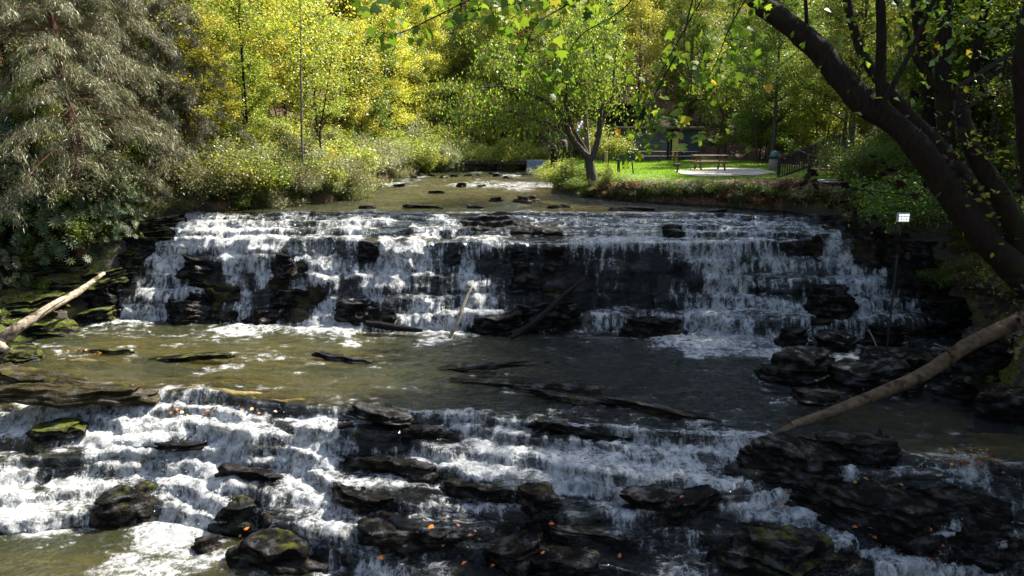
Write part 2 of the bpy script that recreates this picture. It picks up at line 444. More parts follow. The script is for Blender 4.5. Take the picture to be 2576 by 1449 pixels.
for k in range(len(low)):
    D, z = low[k]
    nz = low[k + 1][1] if k + 1 < len(low) else -8.15 * o1
    nD = low[k + 1][0] if k + 1 < len(low) else bD
    h = float(np.mean(z - nz)); tl = float(np.mean(D - nD)); bat = np.minimum(.04 + (.3 + .3 * sst(0, -5, X)) * h, (D - nD) * .6)
    seg(D, D - bat, z, nz - .02, max(5, int(h / .04)), 1)
    seg(D - bat, nD, nz - .02, nz, max(8, int(tl / .055)), .4)
seg(bD, 8.5 * o1, -8.3, -8.45, 60, 0, -8.0, -8.0)
RY = np.vstack(RY); RZ = np.vstack(RZ); WZ = np.vstack(WZ); SG = np.vstack(SEG)
NR = len(RY); XX = np.broadcast_to(X, RY.shape).copy()
def smooth_rows(A, n, m=1):
    k = np.ones(2 * n + 1) / (2 * n + 1)
    P = np.pad(A, ((n, n), (0, 0)), mode='edge'); c = np.cumsum(np.vstack([np.zeros((1, A.shape[1])), P]), 0)
    return (c[2 * n + 1:] - c[:-2 * n - 1]) / (2 * n + 1)
def smooth_cols(A, n): return smooth_rows(A.T, n).T
sy, sz = smooth_rows(RY, 2), smooth_rows(RZ, 2)
ty, tz = np.gradient(sy, axis=0), np.gradient(sz, axis=0); L = np.hypot(ty, tz) + 1e-9
ny, nz_ = tz / L, -ty / L       # outward normal (toward camera and up)
ny = smooth_rows(ny, 2); nz_ = smooth_rows(nz_, 2)
steep = np.clip(smooth_rows((SG >= .9).astype(float), 2), 0, 1)
pool = smooth_rows((SG == 0).astype(float), 3)
arc = np.cumsum(np.hypot(np.diff(RY, axis=0, prepend=RY[:1]), np.diff(RZ, axis=0, prepend=RZ[:1])), 0)
wet, foam = flow(XX, RY, np.where(SG == 0, WZ, RZ))
dry = 1 - sst(.3, .7, wet)
dry = np.where(RY < lipD, dry * sst(.0, .2, fbm(XX * .8 + RY * .5, RY * 2.6, 0, 140, 3)), dry)
# rock
strata = fbm(XX * .5, RY * .6, RZ * 9, 21, 4)
rn = .13 * fbm(XX * .9, RY * .9, RZ * 2.2, 20, 4) + .06 * strata * (.4 + steep) + .05 * fbm(XX * 4, RY * 4, RZ * 7, 22, 3)
bl = vn(np.floor(XX * .9 + .9 * vn(XX * .8, RZ * 2, 0, 2)), np.floor(RZ * 3.3 + .5 * vn(XX * .3, RY, 0, 4)), 3, 33)     # jointed blocks in the faces
rn = rn + .07 * bl * steep + dry * (.05 + .08 * np.maximum(0, fbm(XX * 1.6, RY * 1.6, RZ * 2, 60, 3))) * (1 - pool)
ridge = np.maximum(0, fbm(XX * .25 + RY * .10, RY * 1.8, 0, 71, 4) - .22) * pool * (RY < 24) * .9   # strata edges on the pool bed
RYd = RY + ny * rn + 0; RZd = RZ + nz_ * rn + ridge * .5
idx = np.arange(NR * NX).reshape(NR, NX)
QF = np.stack([idx[:-1, :-1], idx[:-1, 1:], idx[1:, 1:], idx[1:, :-1]], -1).reshape(-1, 4)[:, ::-1]
mossA = np.clip((-4 - XX) / 8, 0, 1) * .9 + .25 * np.clip(fbm(XX * .5, RY * .5, 0, 90), 0, 1)
tan = np.clip(pool * (.06 + .9 * np.maximum(np.maximum(sst(-1, -7, XX), sst(6.5, 9, XX) * (RY < 17.5)), RY > 26.5)), 0, 1)
tan = np.maximum(tan, sst(-9, -12, XX) * sst(15.5, 16.8, RY) * sst(20, 18.5, RY) * .8)
tan = np.maximum(tan, .12 * sst(.1, .5, fbm(XX * .6, RY * .6, RZ, 95)))
M['rock'] = make_rock(); M['water'] = make_water()
rock = mesh_np('rock_ledges', np.stack([XX, RYd, RZd], -1).reshape(-1, 3), QF, M['rock'], attrs={'moss': mossA, 'tan': tan}, smooth=True)
tag(rock, 'dark wet layered rock ledges under the waterfall and river', None, None, 'structure')
# water
lowm = (RY < lipD + .3)
wy = smooth_cols(np.where(lowm, smooth_rows(RYd, 1), smooth_rows(RYd, 3)), 2); wz = smooth_cols(np.where(lowm, smooth_rows(RZd, 1), smooth_rows(RZd, 3)), 2)
th = (.035 + .07 * foam) * (1 - dry) - .16 * dry
dev = (RYd - wy) * ny + (RZd - wz) * nz_
th = th + smooth_cols(smooth_rows(np.maximum(dev, 0), 1), 1) * (1 - dry)
lf = foam * (.08 * fbm(XX * 3, arc * 3.5, 0, 44, 4) + .085 * fbm(XX * 9, arc * 9, 0, 45, 2))
ls_ = foam * (.06 * fbm(XX * 3.2, arc * 1.4, 0, 64, 4) + .03 * fbm(XX * 9, arc * 4, 0, 65, 3))
lump = (lf * (1 - steep) + ls_ * steep) * (1 - dry)
py_ = wy + ny * (th + lump); pz_ = wz + nz_ * (th + lump)
ripple = .030 * fbm(XX * 1.7, RY * 4.5, 0, 46, 4) + .012 * fbm(XX * 6, RY * 11, 0, 49, 2) + .05 * foam * fbm(XX * 3, RY * 4, 0, 47, 4) + .06 * foam
pw = sst(.35, .65, pool)
WYd = py_ * (1 - pw) + RY * pw; WZd = pz_ * (1 - pw) + (WZ + ripple) * pw
# froth heaped where falls land
foot = np.exp(-((RY - (base_D - .35)) / .45) ** 2) * (np.abs(WZ + 6.2) < .2)
WZd += foot * foam * (.10 + .14 * np.abs(fbm(XX * 2.5, RY * 3, 0, 48, 4)))
# upper riffles
rif = sst(.05, .45, fbm(XX * .5, RY * .22, 0, 52, 4) + .25 * np.exp(-((RY - 42) / 4.5) ** 2)) * sst(32, 36, RY) * .38
foamA = np.where(RY > 30, rif, foam)
foamA = np.maximum(foamA, pool * (RY < 24) * .26 * sst(.12, .5, fbm(XX * .9, RY * 2.2, 0, 53, 5) + .15 * (RY > 20.5)))
depth = np.clip(pool * np.clip((WZ - RZd) / .9, 0, 1) * sst(3, -6, XX), 0, .22)  # silt tint held to the sunlit left, left out where the pool is shaded
foamA = np.clip(foamA * np.where(RY < lipD, 1.22, 1.0), 0, 1)
band = smooth_rows((SG >= .9).astype(float), 1)
foamA = foamA * (1 - band * np.where(RY < lipD, .42, .18) * sst(-.35, .25, fbm(XX * 1.1, RY * .8, 0, 150, 3)))
foamA = foamA * (1 - dry * (1 - pw))
UV = np.stack([XX, arc], -1).reshape(-1, 2)
wat = mesh_np('river_water', np.stack([XX, WYd, WZd], -1).reshape(-1, 3), QF, M['water'], uv=UV, attrs={'foam': foamA, 'steep': steep, 'depth': depth}, smooth=True)
tag(wat, 'clear river water breaking white over the rock ledges', None, None, 'structure')
# spray droplets thrown off the breaking water
rs = np.random.RandomState(4)
cand = np.flatnonzero((foamA.ravel() > .45) & (np.abs(XX.ravel()) < 16) & (RY.ravel() < 28))
pick = rs.choice(cand, 3500)
c = np.stack([XX, WYd, WZd], -1).reshape(-1, 3)[pick] + np.stack([rs.normal(0, .05, len(pick)), -np.abs(rs.normal(.02, .05, len(pick))), np.abs(rs.normal(0, .075, len(pick)))], 1)
sz_ = rs.uniform(.003, .008, len(pick))[:, None]
tet = np.array([[1, 1, 1], [-1, -1, 1], [-1, 1, -1], [1, -1, -1]]) * 1.0
V = (c[:, None] + tet[None] * sz_[:, None] * 1.0).reshape(-1, 3)
b = np.arange(len(pick))[:, None] * 4
T = np.concatenate([b + np.array([[0, 1, 2]]), b + np.array([[0, 3, 1]]), b + np.array([[0, 2, 3]]), b + np.array([[1, 3, 2]])], 0)
M['spray'] = plain('spray_white', (.85, .88, .9), .4, (.8, .84, .86))
tag(mesh_np('spray', V, T, M['spray']), 'white droplets thrown up over the breaking falls', None, None, 'stuff')
# ------------------------------------------------------------------ banks
BL = np.array([[8, -10.6], [12, -11.2], [15.5, -12.6], [17.5, -13.6], [20.5, -15.0], [22, -14.4], [23.4, -13.9], [25, -12.8], [26.3, -12.2], [28, -10.2], [31.7, -7.2], [36, -7.6], [44.5, -8.6], [54, -6.3], [60, -3], [62, 0]])
BR = np.array([[8, 10.6], [12, 10.9], [14, 10.7], [16, 10.4], [18, 11.4], [20, 13.2], [22, 14.2], [23, 13.4], [25, 11.4], [26, 10.9], [28, 9.3], [29.5, 7.9], [31.5, 5.4], [33.5, 3.6], [39.6, 2.0], [53, 2.1], [60, 1.5], [62, 0]])
WL = np.array([[0, -8], [12.2, -8], [13.5, -7.5], [15.5, -6.8], [17, -6.2], [22, -6.2], [23.6, -5.8], [24.4, -4.6], [25.4, -3.5], [26.5, -2.9], [70, -2.9]])
def terrain(x, y):
    x = np.asarray(x, float); y = np.asarray(y, float)
    wob = .35 * fbm(x * .35, y * .5, 0, 101, 3) + .15 * fbm(x * 1.5, y * 1.5, 0, 102, 3)
    xl = np.interp(y, BL[:, 0], BL[:, 1]); xr = np.interp(y, BR[:, 0], BR[:, 1]); w = np.interp(y, WL[:, 0], WL[:, 1])
    dl = xl - x + wob; dr = x - xr + wob; end = (y - 61) * 1.0
    d = np.maximum(np.maximum(dl, dr), end)
    z = np.where(d < 0, w - 1.1 + np.maximum(d, -1) * 0, w - 1.1 + sst(0, .45, d) * 1.28)
    dp = np.maximum(d - .3, 0)
    left = (dl >= dr) & (dl > 0)
    riseL = np.minimum(dp, 5) * .42 + np.maximum(dp - 5, 0) * .68
    lawn = sst(27, 31, y)
    # right bank: steep at the falls, level lawn beyond
    flat = -2.02 + .012 * (y - 36) * 0
    rr_steep = np.minimum(dp, 2.2) * 1.15 + np.clip(dp - 2.2, 0, 8) * .08 + np.maximum(dp - 10.2, 0) * .42
    zr_s = np.minimum(w + .18 + rr_steep, -1.95 + np.maximum(dp - 10.2, 0) * .42)
    zr_l = np.minimum(w + .18 + dp * .32, flat + .05 * fbm(x * .3, y * .3, 0, 103))
    hill = np.maximum(0, x - (21 + np.maximum(0, y - 33) * .35)) * .45 + np.maximum(0, y - 60) * .42
    zr_l = zr_l + hill
    zr = zr_s * (1 - lawn) + zr_l * lawn
    zl = w + .18 + riseL
    ze = w + .1 + np.maximum(end, 0) * .35
    zo = np.where(left, zl, np.where(dr > 0, zr, ze))
    zo = np.where((end > 0), np.maximum(ze, np.minimum(zo, 1e9) * 1.0), zo)
    z = np.where(d > .45, np.maximum(zo, w - 1.1), z)
    rough = sst(.5, 3, d) * (.35 * fbm(x * .25, y * .25, 0, 104, 4) + .12 * fbm(x * 1.3, y * 1.3, 0, 105, 3))
    rough = rough * np.where((dr > 0) & (y > 31) & (x < 18), .12, 1)
    z = z + rough
    # rock terraces close to the water
    near = sst(.3, .6, d) * sst(5.5, 3.0, d) * (y < 27) 
    stp = .28; q = z / stp + .9 * vn(x * .5, y * .5, 0, 107) ; fq = q - np.floor(q)
    zt = (np.floor(q) + sst(.55, 1.0, fq) - .9 * vn(x * .5, y * .5, 0, 107)) * stp
    return z * (1 - near * .85) + zt * near * .85
gx = np.unique(np.concatenate([np.linspace(-70, -24, 70), np.linspace(-24, -9, 190), np.linspace(-9, 9, 60), np.linspace(9, 20, 150), np.linspace(20, 70, 70)]))
gy = np.unique(np.concatenate([np.linspace(-45, 10, 60), np.linspace(10, 32, 230), np.linspace(32, 64, 120), np.linspace(64, 140, 70)]))
GX, GY = np.meshgrid(gx, gy); GZ = terrain(GX, GY)
ii = np.arange(GX.size).reshape(GX.shape)
TF = np.stack([ii[:-1, :-1], ii[:-1, 1:], ii[1:, 1:], ii[1:, :-1]], -1).reshape(-1, 4)
wl = np.interp(GY, WL[:, 0], WL[:, 1]); 
dd = np.maximum(np.interp(GY, BL[:, 0], BL[:, 1]) - GX, GX - np.interp(GY, BR[:, 0], BR[:, 1]))
rk = sst(4.8, 2.5, dd + 1.2 * fbm(GX * .4, GY * .4, 0, 120)) * (GY < 27.5) 
lw = sst(16.5, 15.5, GX + .8 * fbm(GX * .4, GY * .4, 1, 121)) * sst(31.5, 34, GY + fbm(GX * .5, GY * .5, 2, 122)) * sst(.8, 1.8, GX - np.interp(GY, BR[:, 0], BR[:, 1])) * (GY < 57)
def make_ground():
    m, nt, out = newmat('bank_ground'); N = NT(nt)
    g = N.n('ShaderNodeNewGeometry'); up = N.n('ShaderNodeSeparateXYZ', i={0: g.outputs['Normal']}).outputs[2]
    a = lambda n: N.n('ShaderNodeAttribute', attribute_name=n).outputs['Fac']
    n1 = N.noise(N.pos(), 9, 6, .7); n2 = N.noise(N.pos(), 1.2, 5)
    lit = N.ramp(n1, [(.3, (.035, .02, .012)), (.5, (.11, .058, .032)), (.7, (.24, .13, .075))])
    lit = N.mixc(N.maprange(n2, .5, .62), lit, (.03, .035, .012))
    rv = N.noise(N.pos((1, 1, 5)), 2.5, 7, .65)
    rc = N.ramp(rv, [(.3, (.012, .011, .010)), (.7, (.06, .052, .04))])
    mos = N.ramp(N.noise(N.pos(), 12, 4), [(.35, (.04, .045, .008)), (.7, (.17, .17, .02))])
    rc = N.mixc(N.math('MULTIPLY', N.maprange(up, .25, .7), N.maprange(N.noise(N.pos(), 1.8, 5), .42, .56)), rc, mos)
    gr = N.ramp(N.noise(N.pos(), 25, 3), [(.3, (.05, .10, .008)), (.7, (.14, .24, .018))])
    gr = N.mixc(N.maprange(N.noise(N.pos(), .8, 5), .55, .72), gr, (.09, .09, .03))
    c = N.mixc(a('rockiness'), lit, rc); c = N.mixc(a('lawn'), c, gr)
    b = N.bump(n1, .8, .06); b = N.bump(rv, .6, .08, b)
    p = N.n('ShaderNodeBsdfPrincipled', i={'Base Color': c, 'Roughness': .8, 'Normal': b, 'Specular IOR Level': .3})
    nt.links.new(p.outputs[0], out.inputs[0]); return m
M['ground'] = make_ground()
gr = mesh_np('ground', np.stack([GX, GY, GZ], -1).reshape(-1, 3), TF, M['ground'], attrs={'rockiness': rk, 'lawn': lw}, smooth=True)
tag(gr, 'leaf strewn wooded banks and lawn beside the river', None, None, 'structure')
# ------------------------------------------------------------------ vegetation
M['bark'] = barkmat('grey_brown_bark', (.035, .028, .02), (.12, .10, .08), moss=(.07, .08, .02))
M['bark_dark'] = barkmat('dark_bark', (.009, .006, .005), (.028, .02, .015), moss=(.02, .022, .008))
M['bark_red'] = barkmat('red_brown_bark', (.06, .028, .018), (.20, .10, .065), sx=8, sz=1)
M['bark_pale'] = barkmat('pale_smooth_bark', (.10, .085, .065), (.26, .22, .17), moss=(.12, .11, .05))
M['twig'] = plain('twig_grey', (.22, .19, .15), .8, (.12, .10, .08))
LM = {
 'green': leafmat('leaf_green', [(0, (.04, .08, .008)), (.5, (.09, .15, .012)), (.9, (.17, .22, .016)), (1, (.30, .22, .02))], trans=.5),
 'lime': leafmat('leaf_lime', [(0, (.09, .13, .015)), (.5, (.19, .24, .022)), (.9, (.36, .37, .035)), (1, (.38, .25, .03))], trans=.5),
 'yellow': leafmat('leaf_yellow', [(0, (.17, .20, .02)), (.5, (.34, .35, .03)), (.85, (.50, .42, .04)), (1, (.42, .20, .03))], trans=.5),
 'olive': leafmat('leaf_olive', [(0, (.07, .08, .025)), (.5, (.14, .15, .045)), (.9, (.22, .21, .07)), (1, (.28, .17, .04))]),
 'gloss': leafmat('leaf_glossy', [(0, (.012, .026, .003)), (.6, (.032, .058, .006)), (1, (.09, .11, .012))], trans=.3, gloss=.03, rough=.5),  # dark green, darkened further to carry the shade under the hemlocks
 'pale': leafmat('leaf_grey_green', [(0, (.10, .12, .05)), (.6, (.20, .22, .09)), (1, (.34, .31, .12))], trans=.35, gloss=.05),
 'brown': leafmat('leaf_brown', [(0, (.07, .035, .018)), (.6, (.16, .08, .03)), (1, (.30, .13, .03))], trans=.3),
 'needle': leafmat('needle_grey', [(0, (.04, .038, .015)), (.45, (.10, .092, .042)), (.75, (.18, .16, .08)), (1, (.07, .12, .018))], trans=.15, gloss=.05),
 'red': leafmat('leaf_red', [(0, (.35, .05, .015)), (.5, (.5, .11, .02)), (1, (.55, .22, .03))], trans=.3),
}
def leaves(C, L, wr=.55, rng=None, upb=.6, dirv=None, curl=.12):
    """one folded leaf of four corners per centre"""
    n = len(C); L = np.broadcast_to(L, n) * rng.uniform(.65, 1.25, n)
    N_ = rng.normal(0, 1, (n, 3)); N_[:, 2] = np.abs(N_[:, 2]) + upb; N_ /= np.linalg.norm(N_, axis=1)[:, None]
    T = rng.normal(0, 1, (n, 3)) if dirv is None else dirv + rng.normal(0, .3, (n, 3))
    T -= N_ * (T * N_).sum(1)[:, None] if dirv is None else 0
    T /= np.linalg.norm(T, axis=1)[:, None] + 1e-9
    B = np.cross(N_, T); B /= np.linalg.norm(B, axis=1)[:, None] + 1e-9
    L = L[:, None]; w = L * wr / 2
    V = np.stack([C - T * L / 2, C + B * w + T * L * .05 + N_ * L * curl, C + T * L / 2 - N_ * L * curl * .6, C - B * w + T * L * .05 + N_ * L * curl], 1)
    return V.reshape(-1, 3), np.arange(n * 4).reshape(n, 4)
def gen(seed, H, R, base=.25, spread=3.0, nb=22, rise=.5, nl=16000, ls=.13, sig=.3, lean=(0, 0), sub=5, wr=.55, droop=0., shape='round'):
    """a tree standing at the origin: (wood tubes, leaf centres)"""
    rng = np.random.RandomState(seed); tb = Tubes()
    n = 12; t = np.linspace(0, 1, n)
    tr = np.stack([lean[0] * t**1.5 + .05 * H * .3 * np.cumsum(rng.normal(0, .3, n)) * t, lean[1] * t**1.5 + .015 * H * np.cumsum(rng.normal(0, .3, n)), H * t - .3 * (t == 0)], 1)
    rad = R * (1 - .85 * t); rad[0] *= 1.35
    tb.add(spline(tr, 24), np.interp(np.linspace(0, 1, 24), t, rad), 8)
    anch = []
    for i in range(nb):
        f = base + (1 - base) * ((i + rng.uniform(0, .8)) / nb) ** .9; f = min(f, .98)
        p = np.array([np.interp(f, t, tr[:, k]) for k in range(3)]); az = i * 2.4 + rng.uniform(-.5, .5)
        g = (f - base) / (1 - base)
        sh = {'round': math.sqrt(max(.12, 1 - (1.6 * g - .7) ** 2 * .8)), 'cone': 1.05 - .85 * g, 'flat': .6 + .6 * g}[shape]
        Lb = spread * sh * rng.uniform(.65, 1.15); el = rise + rng.uniform(-.3, .3) + .5 * g
        s = np.linspace(0, 1, 7)[:, None]
        d = np.array([cos(az) * cos(el), sin(az) * cos(el), sin(el)])
        q = p + d * s * Lb + np.array([0, 0, -droop]) * s**2 * Lb + rng.normal(0, .04, (7, 3)) * s * Lb
        r0 = R * (1 - .85 * f) * .5 + .008
        tb.add(q, r0 * (1 - .8 * s[:, 0]), 5)
        for j in range(sub):
            ff = rng.uniform(.3, 1); a = q[int(ff * 6)]
            d2 = d + rng.normal(0, .65, 3); d2[2] += .1 - droop * .8; d2 /= np.linalg.norm(d2)
            L2 = Lb * rng.uniform(.2, .45); u = np.linspace(0, 1, 4)[:, None]
            q2 = a + d2 * u * L2 + np.array([0, 0, -droop * .6]) * u**2 * L2
            tb.add(q2, (r0 * .35 + .004) * (1 - .8 * u[:, 0]), 3)
            anch += [q2[1], q2[2], q2[3]]
        anch += [q[5], q[6]]
    anch = np.array(anch); w = rng.uniform(.2, 1, len(anch)) ** 1.6; w /= w.sum()
    k = rng.choice(len(anch), nl, p=w)
    C = anch[k] + rng.normal(0, sig, (nl, 3)) * np.array([1, 1, .55])
    return tb, C, rng
def tree_proto(name, seed, lm, bark='bark', ls=.13, wr=.6, upb=.6, crown='crown', **k):
    tb, C, rng = gen(seed, **k)
    o = bpy.data.objects.new(name, None); link(o); o.empty_display_size = .3
    tb.build('trunk', M[bark], o)
    V, Fq = leaves(C, ls, wr, rng, upb)
    mesh_np(crown, V, Fq, LM[lm], o); return o
def setmat(o, lm):
    for ch in o.children:
        if ch.name.split('.')[0] in ('crown', 'foliage'):
            ch.material_slots[0].link = 'OBJECT'; ch.material_slots[0].material = LM[lm]
PR = {
 'tall': tree_proto('broadleaf_tree', 1, 'green', H=12, R=.17, base=.25, spread=3.1, nb=30, nl=20000, sig=.34),
 'tall2': tree_proto('broadleaf_tree', 2, 'lime', H=10, R=.13, base=.18, spread=2.8, nb=28, nl=19000, sig=.30, rise=.35),
 'under': tree_proto('understory_tree', 3, 'yellow', H=6.5, R=.07, base=.15, spread=2.2, nb=22, nl=11000, sig=.22, rise=.25, ls=.12, lean=(.8, -.4)),
 'under2': tree_proto('understory_tree', 4, 'lime', H=5.5, R=.06, base=.12, spread=2.1, nb=20, nl=10000, sig=.2, rise=.2, ls=.12, lean=(-.5, -.3), shape='flat'),
}
def shrub_proto(name, seed, lm, nst=9, H=1.6, W=1.2, nl=5000, ls=.09, wr=.5, upb=.5, sig=.14):
    rng = np.random.RandomState(seed); tb = Tubes(); A = []
    for i in range(nst):
        az = i * 2.4 + rng.uniform(-.4, .4); rr = W * rng.uniform(.3, 1); h = H * rng.uniform(.55, 1.05) * (1 - .35 * rr / W)
        s = np.linspace(0, 1, 6)[:, None]
        q = np.concatenate([np.cos(az) * rr * s**1.2, np.sin(az) * rr * s**1.2, h * s ** .8], 1) + rng.normal(0, .03, (6, 3)) * s
        q[0, 2] -= .15
        tb.add(q, .022 * (1 - .75 * s[:, 0]), 4)
        for j in range(5):
            a = q[rng.randint(2, 6)]; d = rng.normal(0, 1, 3); d[2] = abs(d[2]) * .5 ; d *= rng.uniform(.15, .4) / np.linalg.norm(d) * W
            u = np.linspace(0, 1, 3)[:, None]; q2 = a + d * u; tb.add(q2, .008 * (1 - .6 * u[:, 0]), 3); A += [q2[1], q2[2]]
        A += [q[3], q[4], q[5]]
    A = np.array(A); k = rng.choice(len(A), nl); C = A[k] + rng.normal(0, sig * W, (nl, 3)) * np.array([1, 1, .7])
    C[:, 2] = np.maximum(C[:, 2], .02)
    o = bpy.data.objects.new(name, None); link(o)
    tb.build('stems', M['twig'], o); V, Fq = leaves(C, ls, wr, rng, upb); mesh_np('foliage', V, Fq, LM[lm], o); return o
def rosette_proto(seed, n=230, H=2.0, W=1.3):
    """rhododendron: whorls of long glossy leaves at the shoot tips"""
    rng = np.random.RandomState(seed); tb = Tubes(); Vs = []; Fs = []; m = 0
    for i in range(n):
        az = rng.uniform(0, 2 * pi); ph = rng.uniform(-.1, 1) * pi / 2; r = rng.uniform(.75, 1.05)
        p = np.array([cos(az) * cos(ph) * W * r, sin(az) * cos(ph) * W * r, .25 + max(0, sin(ph)) * H * r])
        if i % 3 == 0:
            q = spline([(p[0] * .1, p[1] * .1, -.1), (p[0] * .5, p[1] * .5, p[2] * .6), p], 6); tb.add(q, .02 * np.linspace(1, .3, 6), 4)
        k = rng.randint(8, 12); a = np.arange(k) / k * 2 * pi + rng.uniform(0, 6); out = np.array([cos(az), sin(az), .6]); out /= np.linalg.norm(out)
        e1 = np.cross(out, [0, 0, 1.]); e1 /= np.linalg.norm(e1); e2 = np.cross(out, e1)
        d = (np.cos(a)[:, None] * e1 + np.sin(a)[:, None] * e2) + out * rng.uniform(.1, .5) + np.array([0, 0, -.25])
        L = rng.uniform(.16, .26); C = p + d * L * .55
        nrm = np.broadcast_to(out, (k, 3)) * .8 - d * .2
        T = d / np.linalg.norm(d, axis=1)[:, None]; B = np.cross(nrm, T); B /= np.linalg.norm(B, axis=1)[:, None]; N_ = np.cross(T, B)
        w = L * .11
        V = np.stack([C - T * L / 2, C + B * w + N_ * .01, C + T * L / 2, C - B * w + N_ * .01], 1).reshape(-1, 3)
        Vs.append(V); Fs.append(np.arange(k * 4).reshape(k, 4) + m); m += k * 4
    o = bpy.data.objects.new('rhododendron', None); link(o)
    tb.build('stems', M['bark_dark'], o); mesh_np('foliage', np.vstack(Vs), np.vstack(Fs), LM['gloss'], o); return o
SH = {
 'bush': shrub_proto('shrub', 11, 'olive'), 'bush2': shrub_proto('shrub', 12, 'pale', nst=11, H=1.4, W=1.4, nl=6500, ls=.075),
 'rhodo': rosette_proto(21), 'rhodo2': rosette_proto(22, 200, 1.6, 1.5),
 'low': shrub_proto('leafy_plant', 14, 'green', nst=7, H=.7, W=.7, nl=1800, ls=.085, wr=.6),
}
for o in list(PR.values()) + list(SH.values()): o['proto'] = 1
_used = set()
def place(p, x, y, s=1.0, rz=0.0, lm=None, label='', cat='tree', group=None, dz=-.05, z=None, sz=None):
    if 24 < y < 39 and x > 10 and cat in ('shrub', 'plant'):      # keep the railing, bin and table in the open
        if 1700 < to_px(x, y, -1.6)[0] < 2130 and 'lawn bank' not in (group or ''): return None
    if p.name not in _used and 'proto' in p: o = p; _used.add(p.name)
    else: o = copy_tree(p)
    if 'proto' in o: del o['proto']
    zz = float(terrain(np.array([x]), np.array([y]))[0]) if z is None else z
    o.location = (float(x), float(y), zz + dz); o.rotation_euler = (0, 0, rz); o.scale = (s, s, s * (sz or 1))
    tag(o, label, cat, group)
    if lm: setmat(o, lm)
    return o
rg = np.random.RandomState(8)
def inriver(x, y, m=.6):
    return (x > np.interp(y, BL[:, 0], BL[:, 1]) - m) and (x < np.interp(y, BR[:, 0], BR[:, 1]) + m) and y < 61
P0 = {k: v for k, v in PR.items()}
# the left slope
for (x0, x1, y0, y1, st, sc0) in ((-30, -9.5, 26, 44, 3.1, .8), (-42, -8, 44, 72, 4.6, 1.0)):
    for yy in np.arange(y0, y1, st):
        for xx in np.arange(x0, x1, st):
            x = xx + rg.uniform(-.4, .4) * st; y = yy + rg.uniform(-.4, .4) * st
            if inriver(x, y, 1.6) or abs(x) > y * .74 + 2: continue
            near = y < 46
            # yellow band in the middle of the slope, greener outside
            px, _ = to_px(x, y, terrain(np.array([x]), np.array([y]))[0] + 3)
            u = rg.rand()
            if px < 420 and near: lm = ('olive', 'green', 'olive', 'lime')[int(u * 4)]
            elif px < 980: lm = ('yellow', 'lime', 'yellow', 'lime', 'olive')[int(u * 5)]
            else: lm = ('lime', 'yellow', 'lime', 'green')[int(u * 4)]
            kind = ('under', 'under2')[rg.randint(2)] if near and rg.rand() < .8 else ('tall', 'tall2')[rg.randint(2)]
            nm = {'yellow': 'yellow leaved', 'lime': 'yellow green', 'olive': 'dull olive', 'green': 'green'}[lm]
            kk = 'slender young broadleaf tree' if kind.startswith('under') else 'taller broadleaf tree'
            wh = 'lower slope above the left bank' if near else 'far slope left of the upper river'
            place(PR[kind], x, y, sc0 * rg.uniform(.75, 1.2), rg.uniform(0, 6.28), lm, f'{nm} {kk} on the {wh}', 'tree', f'{nm} {kk}s on the {wh}')
# the far valley side behind the river and the building
for yy in np.arange(63, 92, 5.2):
    for xx in np.arange(-14, 46, 4.6):
        x = xx + rg.uniform(-1.8, 1.8); y = yy + rg.uniform(-2, 2)
        if x < 6 and y < 66: continue
        u = rg.rand(); lm = ('lime', 'yellow', 'lime', 'yellow', 'green')[int(u * 5)]
        nm = {'yellow': 'yellow leaved', 'lime': 'yellow green', 'olive': 'dull olive', 'green': 'green'}[lm]
        place(PR[('tall', 'tall2')[rg.randint(2)]], x, y, rg.uniform(.85, 1.2), rg.uniform(0, 6.28), lm, f'{nm} broadleaf tree on the valley side behind the lawn', 'tree', f'{nm} trees on the valley side behind the lawn')
for x, y in ((-7, 63), (-4, 65.5), (-1.5, 64), (-9, 60), (-5.5, 69), (-2, 70), (1.5, 67), (-11, 56), (4, 64), (6.5, 61.5), (-8, 66)):
    place(PR[('tall', 'tall2')[rg.randint(2)]], x, y, rg.uniform(.8, 1.0), rg.uniform(0, 6.28), ('lime', 'lime', 'yellow')[rg.randint(3)], 'leafy tree closing the far end of the river', 'tree', 'trees closing the far end of the river', z=min(float(terrain(np.array([x]), np.array([y]))[0]), -1.0))
for k in range(70):
    y = rg.uniform(46, 66); x = rg.uniform(-26, 4) if k % 2 else rg.uniform(-16, 30)
    if inriver(x, y, 1.2) or (2 < x < 19 and y < 60): continue
    lm = ('lime', 'green', 'yellow', 'lime')[rg.randint(4)]; nm = {'yellow': 'yellow leaved', 'lime': 'yellow green', 'green': 'green'}[lm]
    place(PR[('under', 'under2')[rg.randint(2)]], x, y, rg.uniform(.8, 1.3), rg.uniform(0, 6.28), lm, f'{nm} young tree at the far bend of the river', 'tree', f'{nm} young trees at the far bend of the river')
# right slope behind lawn and railing
for yy in np.arange(31, 62, 4.0):
    for xx in np.arange(18, 40, 4.0):
        x = xx + rg.uniform(-1.5, 1.5); y = yy + rg.uniform(-1.6, 1.6)
        if x < 17 + max(0, y - 40) * .12 or x > y * .74 + 4: continue
        u = rg.rand(); lm = ('green', 'green', 'lime')[int(u * 3)]
        nm = {'lime': 'yellow green', 'green': 'green'}[lm]
        place(PR[('tall', 'tall2', 'under2')[rg.randint(3)]], x, y, rg.uniform(.7, 1.05), rg.uniform(0, 6.28), lm, f'{nm} broadleaf tree on the slope right of the lawn', 'tree', f'{nm} trees on the slope right of the lawn')
